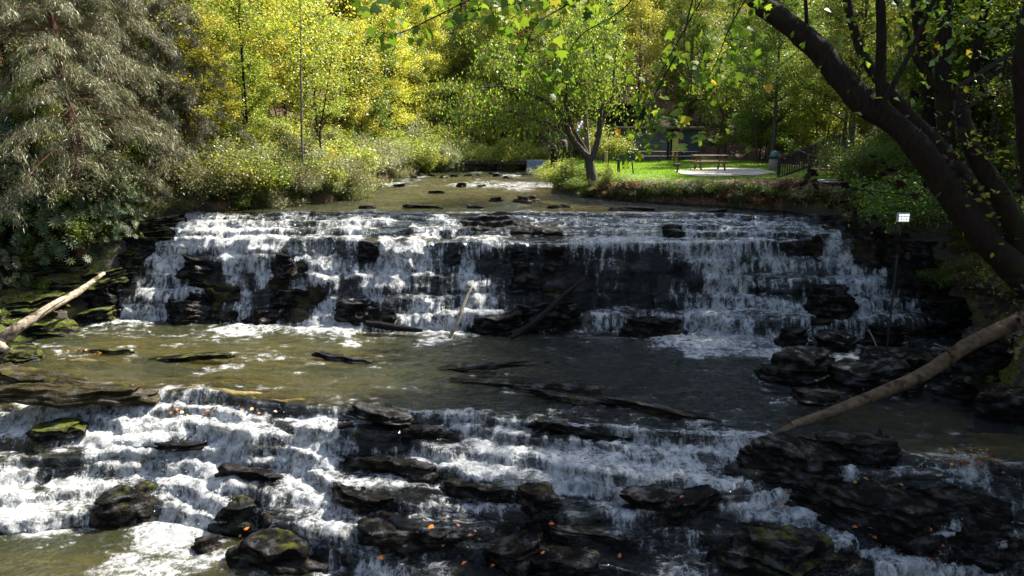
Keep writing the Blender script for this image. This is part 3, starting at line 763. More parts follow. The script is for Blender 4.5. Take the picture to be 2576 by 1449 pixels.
# ------------------------------------------------------------------ finding ground under a survey pixel
_wpx, _wpy = to_px(XX, WYd, np.maximum(WZd, RZd)); _RR = np.maximum(WZd, RZd)
def river_at(px, py):
    k = np.argmin((_wpx - px) ** 2 + (_wpy - py) ** 2); return np.array([XX.ravel()[k], WYd.ravel()[k], _RR.ravel()[k]])
def bank_at(px, py):
    r = ray(px, py); Y = np.linspace(8, 130, 2400); P = r[None] * (Y / r[1])[:, None]
    h = terrain(P[:, 0], P[:, 1]); k = np.argmax(P[:, 2] < h); return P[k] if P[k, 2] < h[k] else P[-1]
for k in range(44):
    Y = rg.uniform(50, 62); x = rg.uniform(-10, 6.5)
    if inriver(x, Y, .2) and Y < 54: continue
    if -5 < x < 2.4 and Y < 57: continue
    place(SH[('bush', 'bush2')[rg.randint(2)]], x, Y, rg.uniform(1.2, 2.0), rg.uniform(0, 6), ('lime', 'lime', 'pale')[rg.randint(3)], 'leafy bush around the far end of the river', 'shrub', 'bushes around the far end of the river', z=-2.8 if -6 < x < 3 else None)
# ------------------------------------------------------------------ hemlocks
def hemlock(seed, H=12, R=.2, spread=4.2, nb=56, nbl=90000, base=.12, droop=.55):
    rng = np.random.RandomState(seed); tb = Tubes()
    t = np.linspace(0, 1, 14); tr = np.stack([.15 * np.sin(t * 5), .1 * np.cos(t * 4), H * t - .3 * (t == 0)], 1)
    tb.add(tr, R * (1 - .88 * t) * np.where(t == 0, 1.3, 1), 9); A = []; D = []
    for i in range(nb):
        f = base + (.97 - base) * (i + rng.rand()) / nb; p = np.array([np.interp(f, t, tr[:, k]) for k in range(3)])
        az = i * 2.4 + rng.uniform(-.5, .5); L = spread * (1.08 - .75 * f) * rng.uniform(.6, 1.15); s = np.linspace(0, 1, 9)[:, None]
        d = np.array([cos(az), sin(az), rng.uniform(.0, .35)]); dr = droop * rng.uniform(.7, 1.4)
        q = p + d * s * L + np.array([0, 0, -dr]) * s**2 * L + rng.normal(0, .03, (9, 3)) * s
        tb.add(q, (.035 * (1 - f * .6)) * (1 - .85 * s[:, 0]) + .004, 5)
        side = np.array([-sin(az), cos(az), 0])
        for j in range(16):
            k = rng.uniform(.18, 1); a = np.array([np.interp(k, s[:, 0], q[:, m]) for m in range(3)])
            sg = rng.choice([-1, 1]); d2 = side * sg * rng.uniform(.4, 1) + d * rng.uniform(.3, .9); d2 /= np.linalg.norm(d2)
            l2 = L * rng.uniform(.14, .30) * (1.15 - .5 * k); u = np.linspace(0, 1, 5)[:, None]
            q2 = a + d2 * u * l2 + np.array([0, 0, -.75]) * u**1.6 * l2
            tb.add(q2, .007 * (1 - .7 * u[:, 0]), 3)
            for m in range(5):
                A.append(q2[m]); D.append((q2[min(4, m + 1)] - q2[max(0, m - 1)]) / np.linalg.norm(q2[min(4, m + 1)] - q2[max(0, m - 1)]))
    A = np.array(A); D = np.array(D); k = rng.choice(len(A), nbl)
    dv = D[k] * .7 + rng.normal(0, .45, (nbl, 3)) + np.array([0, 0, -.55]); dv /= np.linalg.norm(dv, axis=1)[:, None]
    C = A[k] + rng.normal(0, .09, (nbl, 3)) + dv * .05
    o = bpy.data.objects.new('hemlock_tree', None); link(o); o['proto'] = 1
    tb.build('trunk', M['bark_red'], o, .02, 5)
    L = rng.uniform(.08, .24, nbl)[:, None]; T = dv; B = np.cross(T, rng.normal(0, 1, (nbl, 3))); B /= np.linalg.norm(B, axis=1)[:, None]; w = rng.uniform(.008, .016, nbl)[:, None]
    V = np.stack([C - T * L / 2 - B * w * .5, C - T * L / 2 + B * w * .5, C + T * L / 2], 1).reshape(-1, 3)
    mesh_np('crown', V, np.arange(nbl * 3).reshape(nbl, 3), LM['needle'], o); return o
HM = hemlock(3, base=.27); HM2 = hemlock(5, H=9, R=.14, spread=3.6, nb=48, nbl=70000, base=.18, droop=.75)
for p, px, py, Y, s, rz, lab in ((HM, 185, 480, 24.5, 1.0, .3, 'largest grey hemlock with a red brown trunk on the near left bank'),
    (HM, 20, 300, 27, 1.0, 2.5, 'tall grey hemlock at the top left corner'),
    (HM2, 300, 430, 26.5, 1.0, 2.0, 'grey drooping hemlock leaning over the left end of the falls'),
    (HM, 330, 330, 31, .95, 4.0, 'grey hemlock standing behind the largest hemlock'),
    (HM2, 480, 420, 29, .75, 5.1, 'smallest hemlock with short stem among shrubs behind the left bank')):
    P = at_y(px, py, Y); place(p, P[0], P[1], s, rz, None, lab, 'tree', 'hemlocks on the left bank')
# ------------------------------------------------------------------ undergrowth
def bushes(kind, pts, label, cat, group, lm=None, s0=1.0, jit=.2, dz=-.05):
    for (px, py, s) in pts:
        P = bank_at(px, py); q = rg.uniform(-.1, .1, 2)
        place(SH[kind], P[0] + q[0], P[1] + q[1], s * s0 * rg.uniform(1 - jit, 1 + jit), rg.uniform(0, 6.28), lm, label, cat, group, dz=dz)
bushes('rhodo', [(30, 520, 1.1), (110, 500, 1.0), (30, 640, 1.0), (90, 590, .9), (190, 560, .9), (250, 520, .9), (160, 640, .8), (60, 450, 1), (150, 420, .9), (300, 600, .6), (230, 620, .7), (200, 470, .9), (290, 500, .8), (20, 380, 1)],
       'dark glossy rhododendron under the hemlocks on the left bank', 'shrub', 'rhododendrons on the left bank')
bushes('bush', [(60, 390, 1.0), (150, 440, .9), (225, 400, .8), (40, 480, .8), (300, 470, .7)], 'fresh green leafy sapling in the shade under the largest hemlock', 'shrub', 'fresh green saplings under the hemlocks', lm='green')
bushes('rhodo2', [(10, 720, .6), (120, 560, 1.0), (330, 540, .6), (10, 580, .9), (220, 400, .9)], 'spreading rhododendron with long leaf whorls on the left bank', 'shrub', 'spreading rhododendrons on the left bank')
row = []
for k in range(30):
    Y = 28.0 + k * 1.05; xl = np.interp(Y, BL[:, 0], BL[:, 1]) - .5; row.append((xl + rg.uniform(-.5, .4), Y))
for i, (x, y) in enumerate(row):
    u = rg.rand()
    if y < 36: place(SH[('bush', 'bush2')[rg.randint(2)]], x, y, rg.uniform(.8, 1.25), rg.uniform(0, 6), ('olive', 'pale', 'lime', 'olive')[int(u * 4)], 'twiggy olive brown shrub hanging over the left edge of the upper pool', 'shrub', 'twiggy shrubs over the upper pool')
    else: place(SH[('bush', 'bush2')[rg.randint(2)]], x, y, rg.uniform(1.1, 1.6), rg.uniform(0, 6), ('pale', 'olive', 'lime')[int(u * 3)], 'pale grey green shrub on the far left bank of the river', 'shrub', 'pale shrubs on the far left bank')
for k in range(60):
    Y = rg.uniform(25.5, 42); xl = np.interp(Y, BL[:, 0], BL[:, 1]); x = xl - rg.uniform(1.2, 9)
    if abs(x) > Y * .74 + 1: continue
    u = rg.rand(); lm = ('pale', 'olive', 'lime', 'yellow', 'green', 'lime')[int(u * 6)]; nm = dict(pale='grey green', olive='olive', lime='yellow green', yellow='yellow', green='green', brown='brown leaved')[lm]
    place(SH[('bush', 'bush2')[rg.randint(2)]], x, Y, rg.uniform(.8, 1.4), rg.uniform(0, 6), lm, f'{nm} shrub in the undergrowth of the left slope', 'shrub', f'{nm} shrubs on the left slope')
bushes('bush', [(590, 500, 1.1), (640, 500, 1.0)], 'bright yellow shrub by the water above the left falls', 'shrub', 'yellow shrubs by the upper pool', lm='yellow')
for k in range(26):
    Y = rg.uniform(26.5, 34); x = np.interp(Y, BL[:, 0], BL[:, 1]) + rg.uniform(-.5, .15)
    place(SH[('low', 'bush2', 'bush')[rg.randint(3)]], x, Y, rg.uniform(.55, .9), rg.uniform(0, 6), ('green', 'olive', 'pale')[rg.randint(3)], 'low shrub trailing into the water at the left edge of the upper pool', 'shrub', 'low shrubs trailing into the upper pool')
# right bank edge of the upper pool and lawn
for (px, py, s, lm) in ((1400, 470, .9, 'lime'), (1425, 480, 1.0, 'lime'), (1450, 470, 1.0, 'green'), (1470, 490, .8, 'green'), (1530, 480, .6, 'green'), (1385, 455, .9, 'lime'), (1520, 455, .6, 'lime')):
    P = bank_at(px, py); place(SH['bush'], P[0], P[1], s, rg.uniform(0, 6), lm, 'bright green shrub at the foot of the forked tree', 'shrub', 'green shrubs around the forked tree')
for k in range(70):
    px = 1480 + (k % 35) * 20 + rg.uniform(-8, 8); P = bank_at(px, 498 + rg.uniform(-18, 14) + (px - 1480) * .02)
    place(SH['low'], P[0], P[1], rg.uniform(.5, .95), rg.uniform(0, 6), ('olive', 'brown', 'green', 'olive')[rg.randint(4)], 'low weedy plant along the dark edge of the lawn bank', 'plant', 'weeds along the lawn bank')
# right hand bank
for k in range(46):
    px = rg.uniform(1960, 2650); py = rg.uniform(430, 760)
    if px < 2350 and py > 560: continue
    if px < 2150 and py > 500: continue
    P = bank_at(px, py)
    place(SH[('low', 'bush')[rg.randint(2)]], P[0], P[1], rg.uniform(.5, .8), rg.uniform(0, 6), ('green', 'gloss', 'olive')[rg.randint(3)], 'leafy shrub in the shade of the right bank', 'shrub', 'shrubs in the shade of the right bank')
for k in range(16):
    P = bank_at(rg.uniform(2380, 2640), rg.uniform(860, 1130)); place(SH['low'], P[0], P[1], rg.uniform(.3, .55), rg.uniform(0, 6), 'green', 'small green plant between the rocks below the right bank', 'plant', 'small plants below the right bank')
for k in range(14):
    P = bank_at(rg.uniform(-20, 130), rg.uniform(640, 900)); place(SH['low'], P[0], P[1], rg.uniform(.3, .6), rg.uniform(0, 6), ('green', 'lime')[rg.randint(2)], 'small green plant on the mossy left ledges', 'plant', 'small plants on the mossy ledges')
for x, y in ((16.5, 47), (19.5, 43), (21, 38), (18, 52), (15, 60), (22, 34)):
    place(PR['tall'], x, y, rg.uniform(.8, .95), rg.uniform(0, 6), 'green', 'dense green tree hanging over the right end of the lawn', 'tree', 'dense green trees over the right of the lawn')
for k in range(16):
    Y = rg.uniform(43, 60); x = rg.uniform(15.5, 24); lm = ('green', 'lime', 'green')[rg.randint(3)]; nm = {'lime': 'yellow green', 'green': 'green'}[lm]
    if x < 17 and Y < 50: continue
    place(PR[('under', 'under2')[rg.randint(2)]], x, Y, rg.uniform(.8, 1.2), rg.uniform(0, 6.28), lm, f'{nm} low branching tree at the back right of the lawn', 'tree', f'{nm} low trees at the back right of the lawn')
# thicket right of and above the lawn
for k in range(44):
    Y = rg.uniform(24, 40); x = rg.uniform(12.5, 24) + max(0, Y - 30) * .25
    if x > Y * .74 + 2: continue
    place(SH['bush2'], x, Y, rg.uniform(1.0, 1.7), rg.uniform(0, 6), ('green', 'lime', 'green')[rg.randint(3)], 'tall green bush in the thicket right of the lawn', 'shrub', 'bushes in the thicket right of the lawn')
for k in range(30):
    Y = rg.uniform(19, 31); x = rg.uniform(13.5, 22)
    if x > Y * .74 + 1.5 or x < np.interp(Y, BR[:, 0], BR[:, 1]) + .8: continue
    place(SH[('bush', 'bush2')[rg.randint(2)]], x, Y, rg.uniform(.9, 1.5), rg.uniform(0, 6), ('green', 'green', 'lime')[rg.randint(3)], 'leafy green bush among the trunks of the right bank', 'shrub', 'bushes among the trunks of the right bank')
for k in range(12):
    Y = rg.uniform(22, 30); x = rg.uniform(15, 22)
    place(PR[('under', 'under2')[rg.randint(2)]], x, Y, rg.uniform(.7, 1.0), rg.uniform(0, 6), 'green', 'thin green understory tree among the trunks of the right bank', 'tree', 'understory trees of the right bank')
for k in range(26):
    Y = rg.uniform(24.5, 33); x = np.interp(Y, BL[:, 0], BL[:, 1]) - rg.uniform(.8, 5)
    place(SH[('bush', 'bush2')[rg.randint(2)]], x, Y, rg.uniform(.8, 1.4), rg.uniform(0, 6), ('green', 'olive', 'green', 'pale')[rg.randint(4)], 'mixed green shrub between the hemlocks and the upper pool', 'shrub', 'mixed shrubs between the hemlocks and the pool')
for x, y, s in ((-17.5, 31, .9), (-19.5, 33.5, 1), (-15, 33, .8), (-21, 30, 1), (-16, 36, .9), (-13.5, 31, .7)):
    place(PR[('under', 'under2')[rg.randint(2)]], x, y, s, rg.uniform(0, 6), ('olive', 'green')[rg.randint(2)], 'dull green understory tree just right of the hemlocks', 'tree', 'understory trees right of the hemlocks')
# ------------------------------------------------------------------ high trees of the right bank
CN = tree_proto('high_canopy_tree', 31, 'green', bark='bark_dark', ls=.22, wr=.7, H=16, R=.24, base=.5, spread=5.6, nb=34, nl=8500, sig=.45, rise=.25, sub=6)
CN['proto'] = 1
CANOPY = [(16.5, 17.5), (17.5, 22.5), (16, 26.5), (21, 27), (16.5, 31), (19, 35), (21.5, 16.5), (26, 25)]
for i, (x, y) in enumerate(CANOPY):
    place(CN, x, y, rg.uniform(.92, 1.08), rg.uniform(0, 6), None, 'dark straight trunk of a high tree on the right bank', 'tree', 'high trees of the right bank', dz=-.3)
for x, y in ((-15, -8), (-3, -16), (9, -12), (17, -2), (22, 7), (-21, 4)):  # unseen trees behind the camera, added to hold back frontal skylight
    place(CN, x, y, rg.uniform(.95, 1.15), rg.uniform(0, 6), None, 'high tree standing downstream behind the viewpoint', 'tree', 'high trees downstream', dz=-.3)
# ------------------------------------------------------------------ lobed leaves
def lobed(C, size, rng, up=.2):
    n = len(C); ang = np.radians([-90, -60, -20, 5, 30, 55, 90, 125, 150, 175, 200, 240]); rr = np.array([.35, .42, .62, .36, .62, .42, .68, .42, .62, .36, .62, .42])
    ang = np.radians([270, 318, 350, 10, 40, 62, 90, 118, 140, 170, 190, 222]); rr = np.array([.30, .44, .60, .36, .62, .40, .70, .40, .62, .36, .60, .44])
    N_ = rng.normal(0, 1, (n, 3)); N_[:, 2] += up; N_[:, 1] -= .3; N_ /= np.linalg.norm(N_, axis=1)[:, None]
    T = rng.normal(0, .6, (n, 3)) + np.array([0, 0, -.9]); T -= N_ * (T * N_).sum(1)[:, None]; T /= np.linalg.norm(T, axis=1)[:, None]; B = np.cross(N_, T)
    s = size * rng.uniform(.6, 1.2, n)
    R = C[:, None] + s[:, None, None] * rr[None, :, None] * (np.cos(ang)[None, :, None] * B[:, None] + np.sin(ang)[None, :, None] * T[:, None]) - N_[:, None] * (s[:, None, None] * .10 * (rr[None, :, None] * 1.5) ** 2)
    V = np.concatenate([C[:, None], R], 1).reshape(-1, 3); b = (np.arange(n) * 13)[:, None, None]
    k = np.arange(12); F_ = np.stack([np.zeros(12, int), 1 + k, 1 + (k + 1) % 12], 1)[None] + b
    return V, F_.reshape(-1, 3)
def spray(tb, path, Y, rng, n, sig, r0=.02, subs=5):
    """a leafy branch through surveyed points; returns leaf centres"""
    P = spline([at_y(a, b, Y + (c if c else 0)) for a, b, c in path], 14); tb.add(P, np.linspace(r0, .004, 14), 5); C = []
    for j in range(subs):
        a = P[rng.randint(3, 14)]; d = rng.normal(0, 1, 3) * np.array([1, .7, .6]) + np.array([0, 0, -.3]); d *= sig * 1.6 / np.linalg.norm(d)
        u = np.linspace(0, 1, 4)[:, None]; q = a + d * u + np.array([0, 0, -.1]) * u**2; tb.add(q, .004 * (1.2 - u[:, 0]), 3); C += list(q[1:])
    C += list(P[4:]); C = np.array(C); k = rng.choice(len(C), n); return C[k] + rng.normal(0, sig * .33, (n, 3))
rng = np.random.RandomState(77)
# the big leaning tree
lt = empty('leaning_tree', at_y(2700, 860, 13.6), 'big dark tree leaning left over the river from the right bank', 'tree')
o0 = np.array(lt.location)
tb = Tubes()
tk = [(2850, 990, 13.2), (2760, 890, 13.4), (2665, 785, 13.6), (2565, 690, 13.8), (2480, 605, 14), (2405, 510, 14.2), (2335, 405, 14.4), (2262, 320, 14.6), (2172, 258, 14.8), (2110, 190, 15), (2052, 118, 15.2), (1975, 55, 15.4), (1890, -10, 15.6), (1800, -110, 16), (1700, -260, 16.6)]
P = spline([at_y(a, b, y) for a, b, y in tk], 60); R = np.interp(np.linspace(0, 1, 60), [0, .2, .5, .75, .88, 1], [.31, .26, .24, .22, .17, .08]); R = R * (1 + .10 * vn(np.arange(60) * .55, 0, 0, 3))
tb.add(P - o0, R, 14)
tr = tb.build('trunk', M['bark_dark'], lt, .035, 3)
for pts, r in (([(2222, 305, 14.6), (2216, 200, 14.5), (2218, 90, 14.4), (2212, -60, 14.4)], (.12, .08)), ([(2225, 255, 14.6), (2265, 180, 14.8), (2300, 110, 15), (2360, -20, 15.2), (2400, -90, 15.3)], (.06, .035)), ([(2050, 110, 15.2), (2030, 60, 15.2), (2025, -60, 15.4)], (.05, .03))):
    t2 = Tubes(); p = spline([at_y(*q) for q in pts], 16) - o0; t2.add(p, np.linspace(r[0], r[1], 16), 8); t2.build('limb', M['bark_dark'], lt, .012, 9)
tb = Tubes(); C = []
for path, Y, n, sg in (([(1330, -60, 0), (1200, -10, 0), (1080, 50, -.5), (1000, 85, -.8), (955, 80, -1)], 10, 46, .42), ([(1450, -60, 0), (1380, 0, 0), (1300, 10, -.5), (1180, 30, -.8)], 10.5, 60, .4), ([(1500, -40, 0), (1430, 10, 0), (1350, 60, -.4), (1320, 130, -.5), (1310, 160, -.6)], 11, 46, .36),
                       ([(1640, -60, 0), (1560, 30, 0), (1460, 90, 0), (1400, 190, -.3), (1390, 230, -.3)], 12.5, 40, .4), ([(1800, -60, 0), (1730, 60, 0), (1680, 150, 0), (1640, 220, -.3), (1600, 280, -.5)], 12.5, 90, .5),
                       ([(1760, -60, 0), (1720, 100, 0), (1740, 220, -.3), (1700, 320, -.5), (1680, 350, -.5)], 12, 30, .35), ([(1700, 140, 0), (1640, 250, 0), (1610, 320, -.2), (1575, 385, -.4)], 12.2, 9, .15), ([(1900, -40, 0), (1840, 60, 0), (1800, 160, 0), (1770, 220, 0)], 13, 70, .6),
                       ([(1600, -80, 0), (1500, -20, 0), (1380, -10, 0), (1250, 0, 0)], 12, 90, .5), ([(2000, -60, 0), (1900, -10, 0), (1820, 20, 0)], 14, 60, .6)):
    C.append(spray(tb, path, Y, rng, n, sg, .014))
tb.V = [v - o0 for v in tb.V]; tb.build('twigs', M['bark_dark'], lt)
V, Fq = lobed(np.vstack(C) - o0, .155, rng); mesh_np('crown', V, Fq, LM['lime'] if 0 else leafmat('leaf_sycamore', [(0, (.035, .06, .004)), (.6, (.075, .12, .007)), (.97, (.16, .19, .012)), (1, (.38, .14, .02))], trans=.6, gloss=.015), lt)
M['syc'] = lt.children[-1].data.materials[0]
# high crown of the leaning tree, above the view: it shades the middle pool
k = 2600; C = np.stack([rng.normal(3.5, 2.6, k), rng.normal(17.5, 2.6, k), rng.normal(8.0, 1.0, k)], 1)
# other surveyed trunks on the right
def bare_trunk(name, pts, r, label, mat='bark_dark', extra=()):
    pp = [at_y(*q) for q in pts]; b = pp[-1].copy(); g = float(terrain(b[:1], b[1:2])[0])
    e = empty(name, b, label, 'tree'); tb = Tubes(); q = spline(pp[::-1], 26)
    if b[2] > g: dr_ = (q[0] - q[1]) / np.linalg.norm(q[0] - q[1]); s_ = max(0, (g - .3 - b[2]) / min(dr_[2], -.25)); s_ = min(s_, 5); q = np.vstack([q[0] + dr_ * s_, q])
    m = len(q); tb.add(q - b, np.linspace(r[1], r[0], m) * (1 + .06 * vn(np.arange(m) * .6, 1, 0, 8)), 10); tb.build('trunk', M[mat], e, .02, 4)
    for x in extra:
        t2 = Tubes(); t2.add(spline([at_y(*w) for w in x[0]], 14) - b, np.linspace(x[1], x[2], 14), 6); t2.build('limb', M[mat], e, .01, 2)
    k = 1500; top = q[-1] - b
    C = top + np.stack([rng.normal(0, 1.7, k), rng.normal(0, 1.7, k), rng.normal(2.4, 1.0, k)], 1)
    V, Fq = leaves(C, .17, .6, rng); mesh_np('crown', V, Fq, LM['green'], e); return e
bare_trunk('slanting_tree', [(2120, -50, 18.4), (2150, 80, 18.2), (2185, 165, 18), (2235, 230, 17.8), (2290, 290, 17.5), (2350, 350, 17), (2420, 430, 16.5), (2480, 520, 16)], (.10, .16), 'thinner slanting trunk just behind the big leaning tree')
bare_trunk('straight_tree', [(2378, -50, 25), (2372, 100, 25), (2376, 260, 25), (2385, 420, 25), (2390, 450, 25)], (.23, .30), 'thick dark upright trunk right of the leaning tree at the top', extra=[([(2378, 250, 25), (2340, 200, 25), (2290, 120, 25), (2270, 40, 25), (2240, -30, 25)], .13, .07)])
bare_trunk('crooked_tree', [(2300, -40, 27), (2310, 60, 27), (2330, 160, 27), (2335, 280, 27), (2340, 400, 27), (2345, 430, 27)], (.16, .26), 'crooked trunk forking behind the straight dark trunk')
bare_trunk('thin_tree', [(2268, -30, 31), (2265, 100, 31), (2268, 240, 31), (2272, 400, 31)], (.05, .09), 'thin grey upright stem between the slanting and straight trunks', mat='bark_pale')
bare_trunk('curved_tree', [(2420, 280, 14.6), (2445, 370, 14.4), (2490, 450, 14.2), (2535, 530, 14), (2570, 620, 14), (2620, 720, 13.8)], (.13, .26), 'dark curved trunk near the right edge of the view')
bare_trunk('edge_tree', [(2600, -30, 12), (2575, 100, 12), (2570, 200, 12.1), (2590, 420, 12.2), (2620, 620, 12.3)], (.10, .15), 'dark trunk half cut off by the right edge')
# saplings with lobed leaves on the right bank
def sapling(name, paths, Y, n, sg, label, mat, size=.17, up=.2):
    b = at_y(paths[0][0][0], paths[0][0][1], Y); e = empty(name, b, label, 'sapling'); tb = Tubes(); C = [spray(tb, p, Y, rng, n, sg, .012, 6) for p in paths]
    tb.V = [v - b for v in tb.V]; tb.build('stems', M['bark_dark'], e); V, Fq = lobed(np.vstack(C) - b, size, rng, up); mesh_np('foliage', V, Fq, mat, e); return e
syc = M['syc']
ylm = leafmat('leaf_maple_yellow', [(0, (.12, .20, .015)), (.6, (.26, .30, .02)), (1, (.45, .32, .02))], trans=.6)
sapling('sycamore_sapling', [[(2330, 650, 0), (2240, 600, 0), (2190, 550, 0), (2150, 510, 0)], [(2330, 620, 0), (2240, 590, 0), (2180, 575, 0), (2110, 540, 0)], [(2330, 620, 0), (2200, 610, 0), (2080, 600, 0), (2040, 595, 0)], [(2300, 490, 0), (2180, 480, 0), (2080, 460, 0), (2030, 455, 0)], [(2380, 500, 0), (2290, 450, 0), (2240, 430, 0), (2180, 400, 0)]], 17, 26, .3, 'sycamore sapling with big green leaves below the floodlight', syc, .2, 1.2)
sapling('maple_sapling', [[(2700, 560, 0), (2600, 510, 0), (2520, 500, 0), (2460, 480, 0)], [(2700, 600, 0), (2620, 560, 0), (2540, 555, 0), (2480, 545, 0)], [(2700, 480, 0), (2600, 430, 0), (2520, 400, 0), (2470, 350, 0)]], 14, 60, .28, 'yellow leaved maple sapling by the right edge beside the curved trunk', ylm, .11, 1.5)
sapling('young_sycamore', [[(2700, 450, 0), (2600, 380, 0), (2500, 330, 0), (2420, 330, 0)], [(2700, 300, 0), (2620, 240, 0), (2500, 230, 0), (2400, 260, 0)], [(2700, 500, 0), (2560, 440, 0), (2440, 440, 0), (2380, 420, 0)], [(2700, 820, 0), (2640, 790, 0), (2590, 780, 0), (2555, 790, 0)], [(2700, 690, 0), (2600, 700, 0), (2480, 710, 0), (2410, 720, 0)]], 13, 46, .34, 'young sycamore with scattered sunlit leaves at the right edge', syc, .13, 1.0)
# ------------------------------------------------------------------ forked tree by the lawn
Yf = 34.0; ft = empty('forked_tree', at_y(1494, 466, Yf), 'low forked tree with spreading limbs beside the lawn and upper pool', 'tree'); fo = np.array(ft.location)
g = lambda pts: [at_y(a, b, Yf + d) for a, b, d in pts]
tb = Tubes(); tb.add(spline(g([(1500, 485, 0), (1494, 462, 0), (1486, 430, 0), (1483, 397, 0)]), 10) - fo, np.linspace(.30, .19, 10), 10); tb.build('trunk', M['bark'], ft, .02)
FB = [([(1483, 400, 0), (1455, 370, 0), (1432, 337, 0), (1419, 300, -.3), (1379, 260, -.6), (1325, 233, -1), (1259, 217, -1.6), (1180, 225, -2)], .13),
      ([(1483, 398, 0), (1470, 372, .2), (1439, 317, .2), (1422, 260, .3), (1405, 220, 0), (1335, 163, -.5), (1219, 140, -1)], .09),
      ([(1486, 400, 0), (1497, 380, 0), (1509, 317, 0), (1505, 233, -.2), (1452, 207, -.6), (1399, 167, -1), (1359, 160, -1.3)], .13),
      ([(1500, 345, 0), (1512, 313, .2), (1542, 240, .4), (1545, 173, .5), (1560, 80, .5)], .085),
      ([(1440, 345, 0), (1405, 320, -.5), (1340, 300, -1), (1270, 280, -1.5), (1160, 300, -2)], .05),
      ([(1505, 240, 0), (1500, 160, .5), (1480, 70, .8), (1470, 10, 1)], .07), ([(1419, 300, -.3), (1425, 230, -.5), (1415, 160, -.8), (1440, 80, -1)], .05)]
A = []; tw = Tubes()
for pts, r in FB:
    P = spline(g(pts), 22); t2 = Tubes(); t2.add(P - fo, np.linspace(r * 1.3, .03, 22), 7); t2.build('limb', M['bark'], ft, .012, 6)
    for j in range(34):
        a = P[rng.randint(10, 22)]; d = rng.normal(0, 1, 3) * np.array([1, 1, .6]) + np.array([-.35, 0, .15]); d *= rng.uniform(.6, 2.1) / np.linalg.norm(d)
        u = np.linspace(0, 1, 5)[:, None]; q = a + d * u + np.array([0, 0, -.5]) * u**2; tw.add(q - fo, .012 * (1.1 - u[:, 0]), 3); A += list(q[2:])
tw.build('twigs', M['bark'], ft)
A = np.array(A); k = rng.choice(len(A), 15000); C = A[k] + rng.normal(0, .24, (15000, 3)) + np.array([0, 0, -.08]); V, Fq = leaves(C - fo, .13, .5, rng, .1, np.array([[0, 0, -.6]])); mesh_np('crown', V, Fq, leafmat('leaf_walnut', [(0, (.06, .10, .012)), (.5, (.12, .19, .016)), (.9, (.26, .30, .02)), (1, (.3, .22, .03))], trans=.6), ft)
k = rng.choice(len(A), 2600); C = A[k] + rng.normal(0, .18, (2600, 3)) + np.array([0, 0, -.15]); V, Fq = leaves(C - fo, .17, .22, rng, .0, np.array([[0, 0, -1.]])); o = mesh_np('seed_pods', V, Fq, LM['brown'], ft); o['label'] = 'brown hanging seed clusters'
# slender upright trunks seen among the left leaves and behind the forked tree
def stem(pts, r, label, mat='bark_pale', lm='lime', n=2600):
    pp = [at_y(*q) for q in pts]; b = pp[0]; gz = float(terrain(b[:1], b[1:2])[0]); q = spline([np.array([b[0], b[1], min(gz - .2, b[2] - .1)])] + pp, 20)
    e = empty('slender_tree', b, label, 'tree'); tb = Tubes(); tb.add(q - b, np.linspace(r, r * .35, 20), 7); tb.build('trunk', M[mat], e, .01)
    c = q[rng.randint(12, 20, n)] - b + np.stack([rng.normal(0, 1.1, n), rng.normal(0, 1.1, n), rng.normal(.3, .7, n)], 1)
    V, Fq = leaves(c, .13, .6, rng); mesh_np('crown', V, Fq, LM[lm], e)
stem([(1478, 385, 37), (1474, 320, 37), (1472, 250, 37), (1475, 150, 37), (1480, 20, 37)], .17, 'pale upright trunk directly behind the forked tree', n=3500)
stem([(760, 360, 31), (758, 260, 31), (757, 150, 31), (755, 20, 31), (752, -60, 31)], .06, 'slim grey pole straight trunk among the yellow leaves', lm='yellow')
stem([(805, 340, 33), (812, 290, 33), (825, 210, 33), (838, 120, 33)], .05, 'thin dark trunk leaning right beside the slim grey pole trunk', 'bark_dark', 'lime')
stem([(603, 60, 32), (602, 20, 32), (600, -60, 32)], .06, 'thin upright trunk at the top of the yellow green slope', 'bark_dark', 'lime')
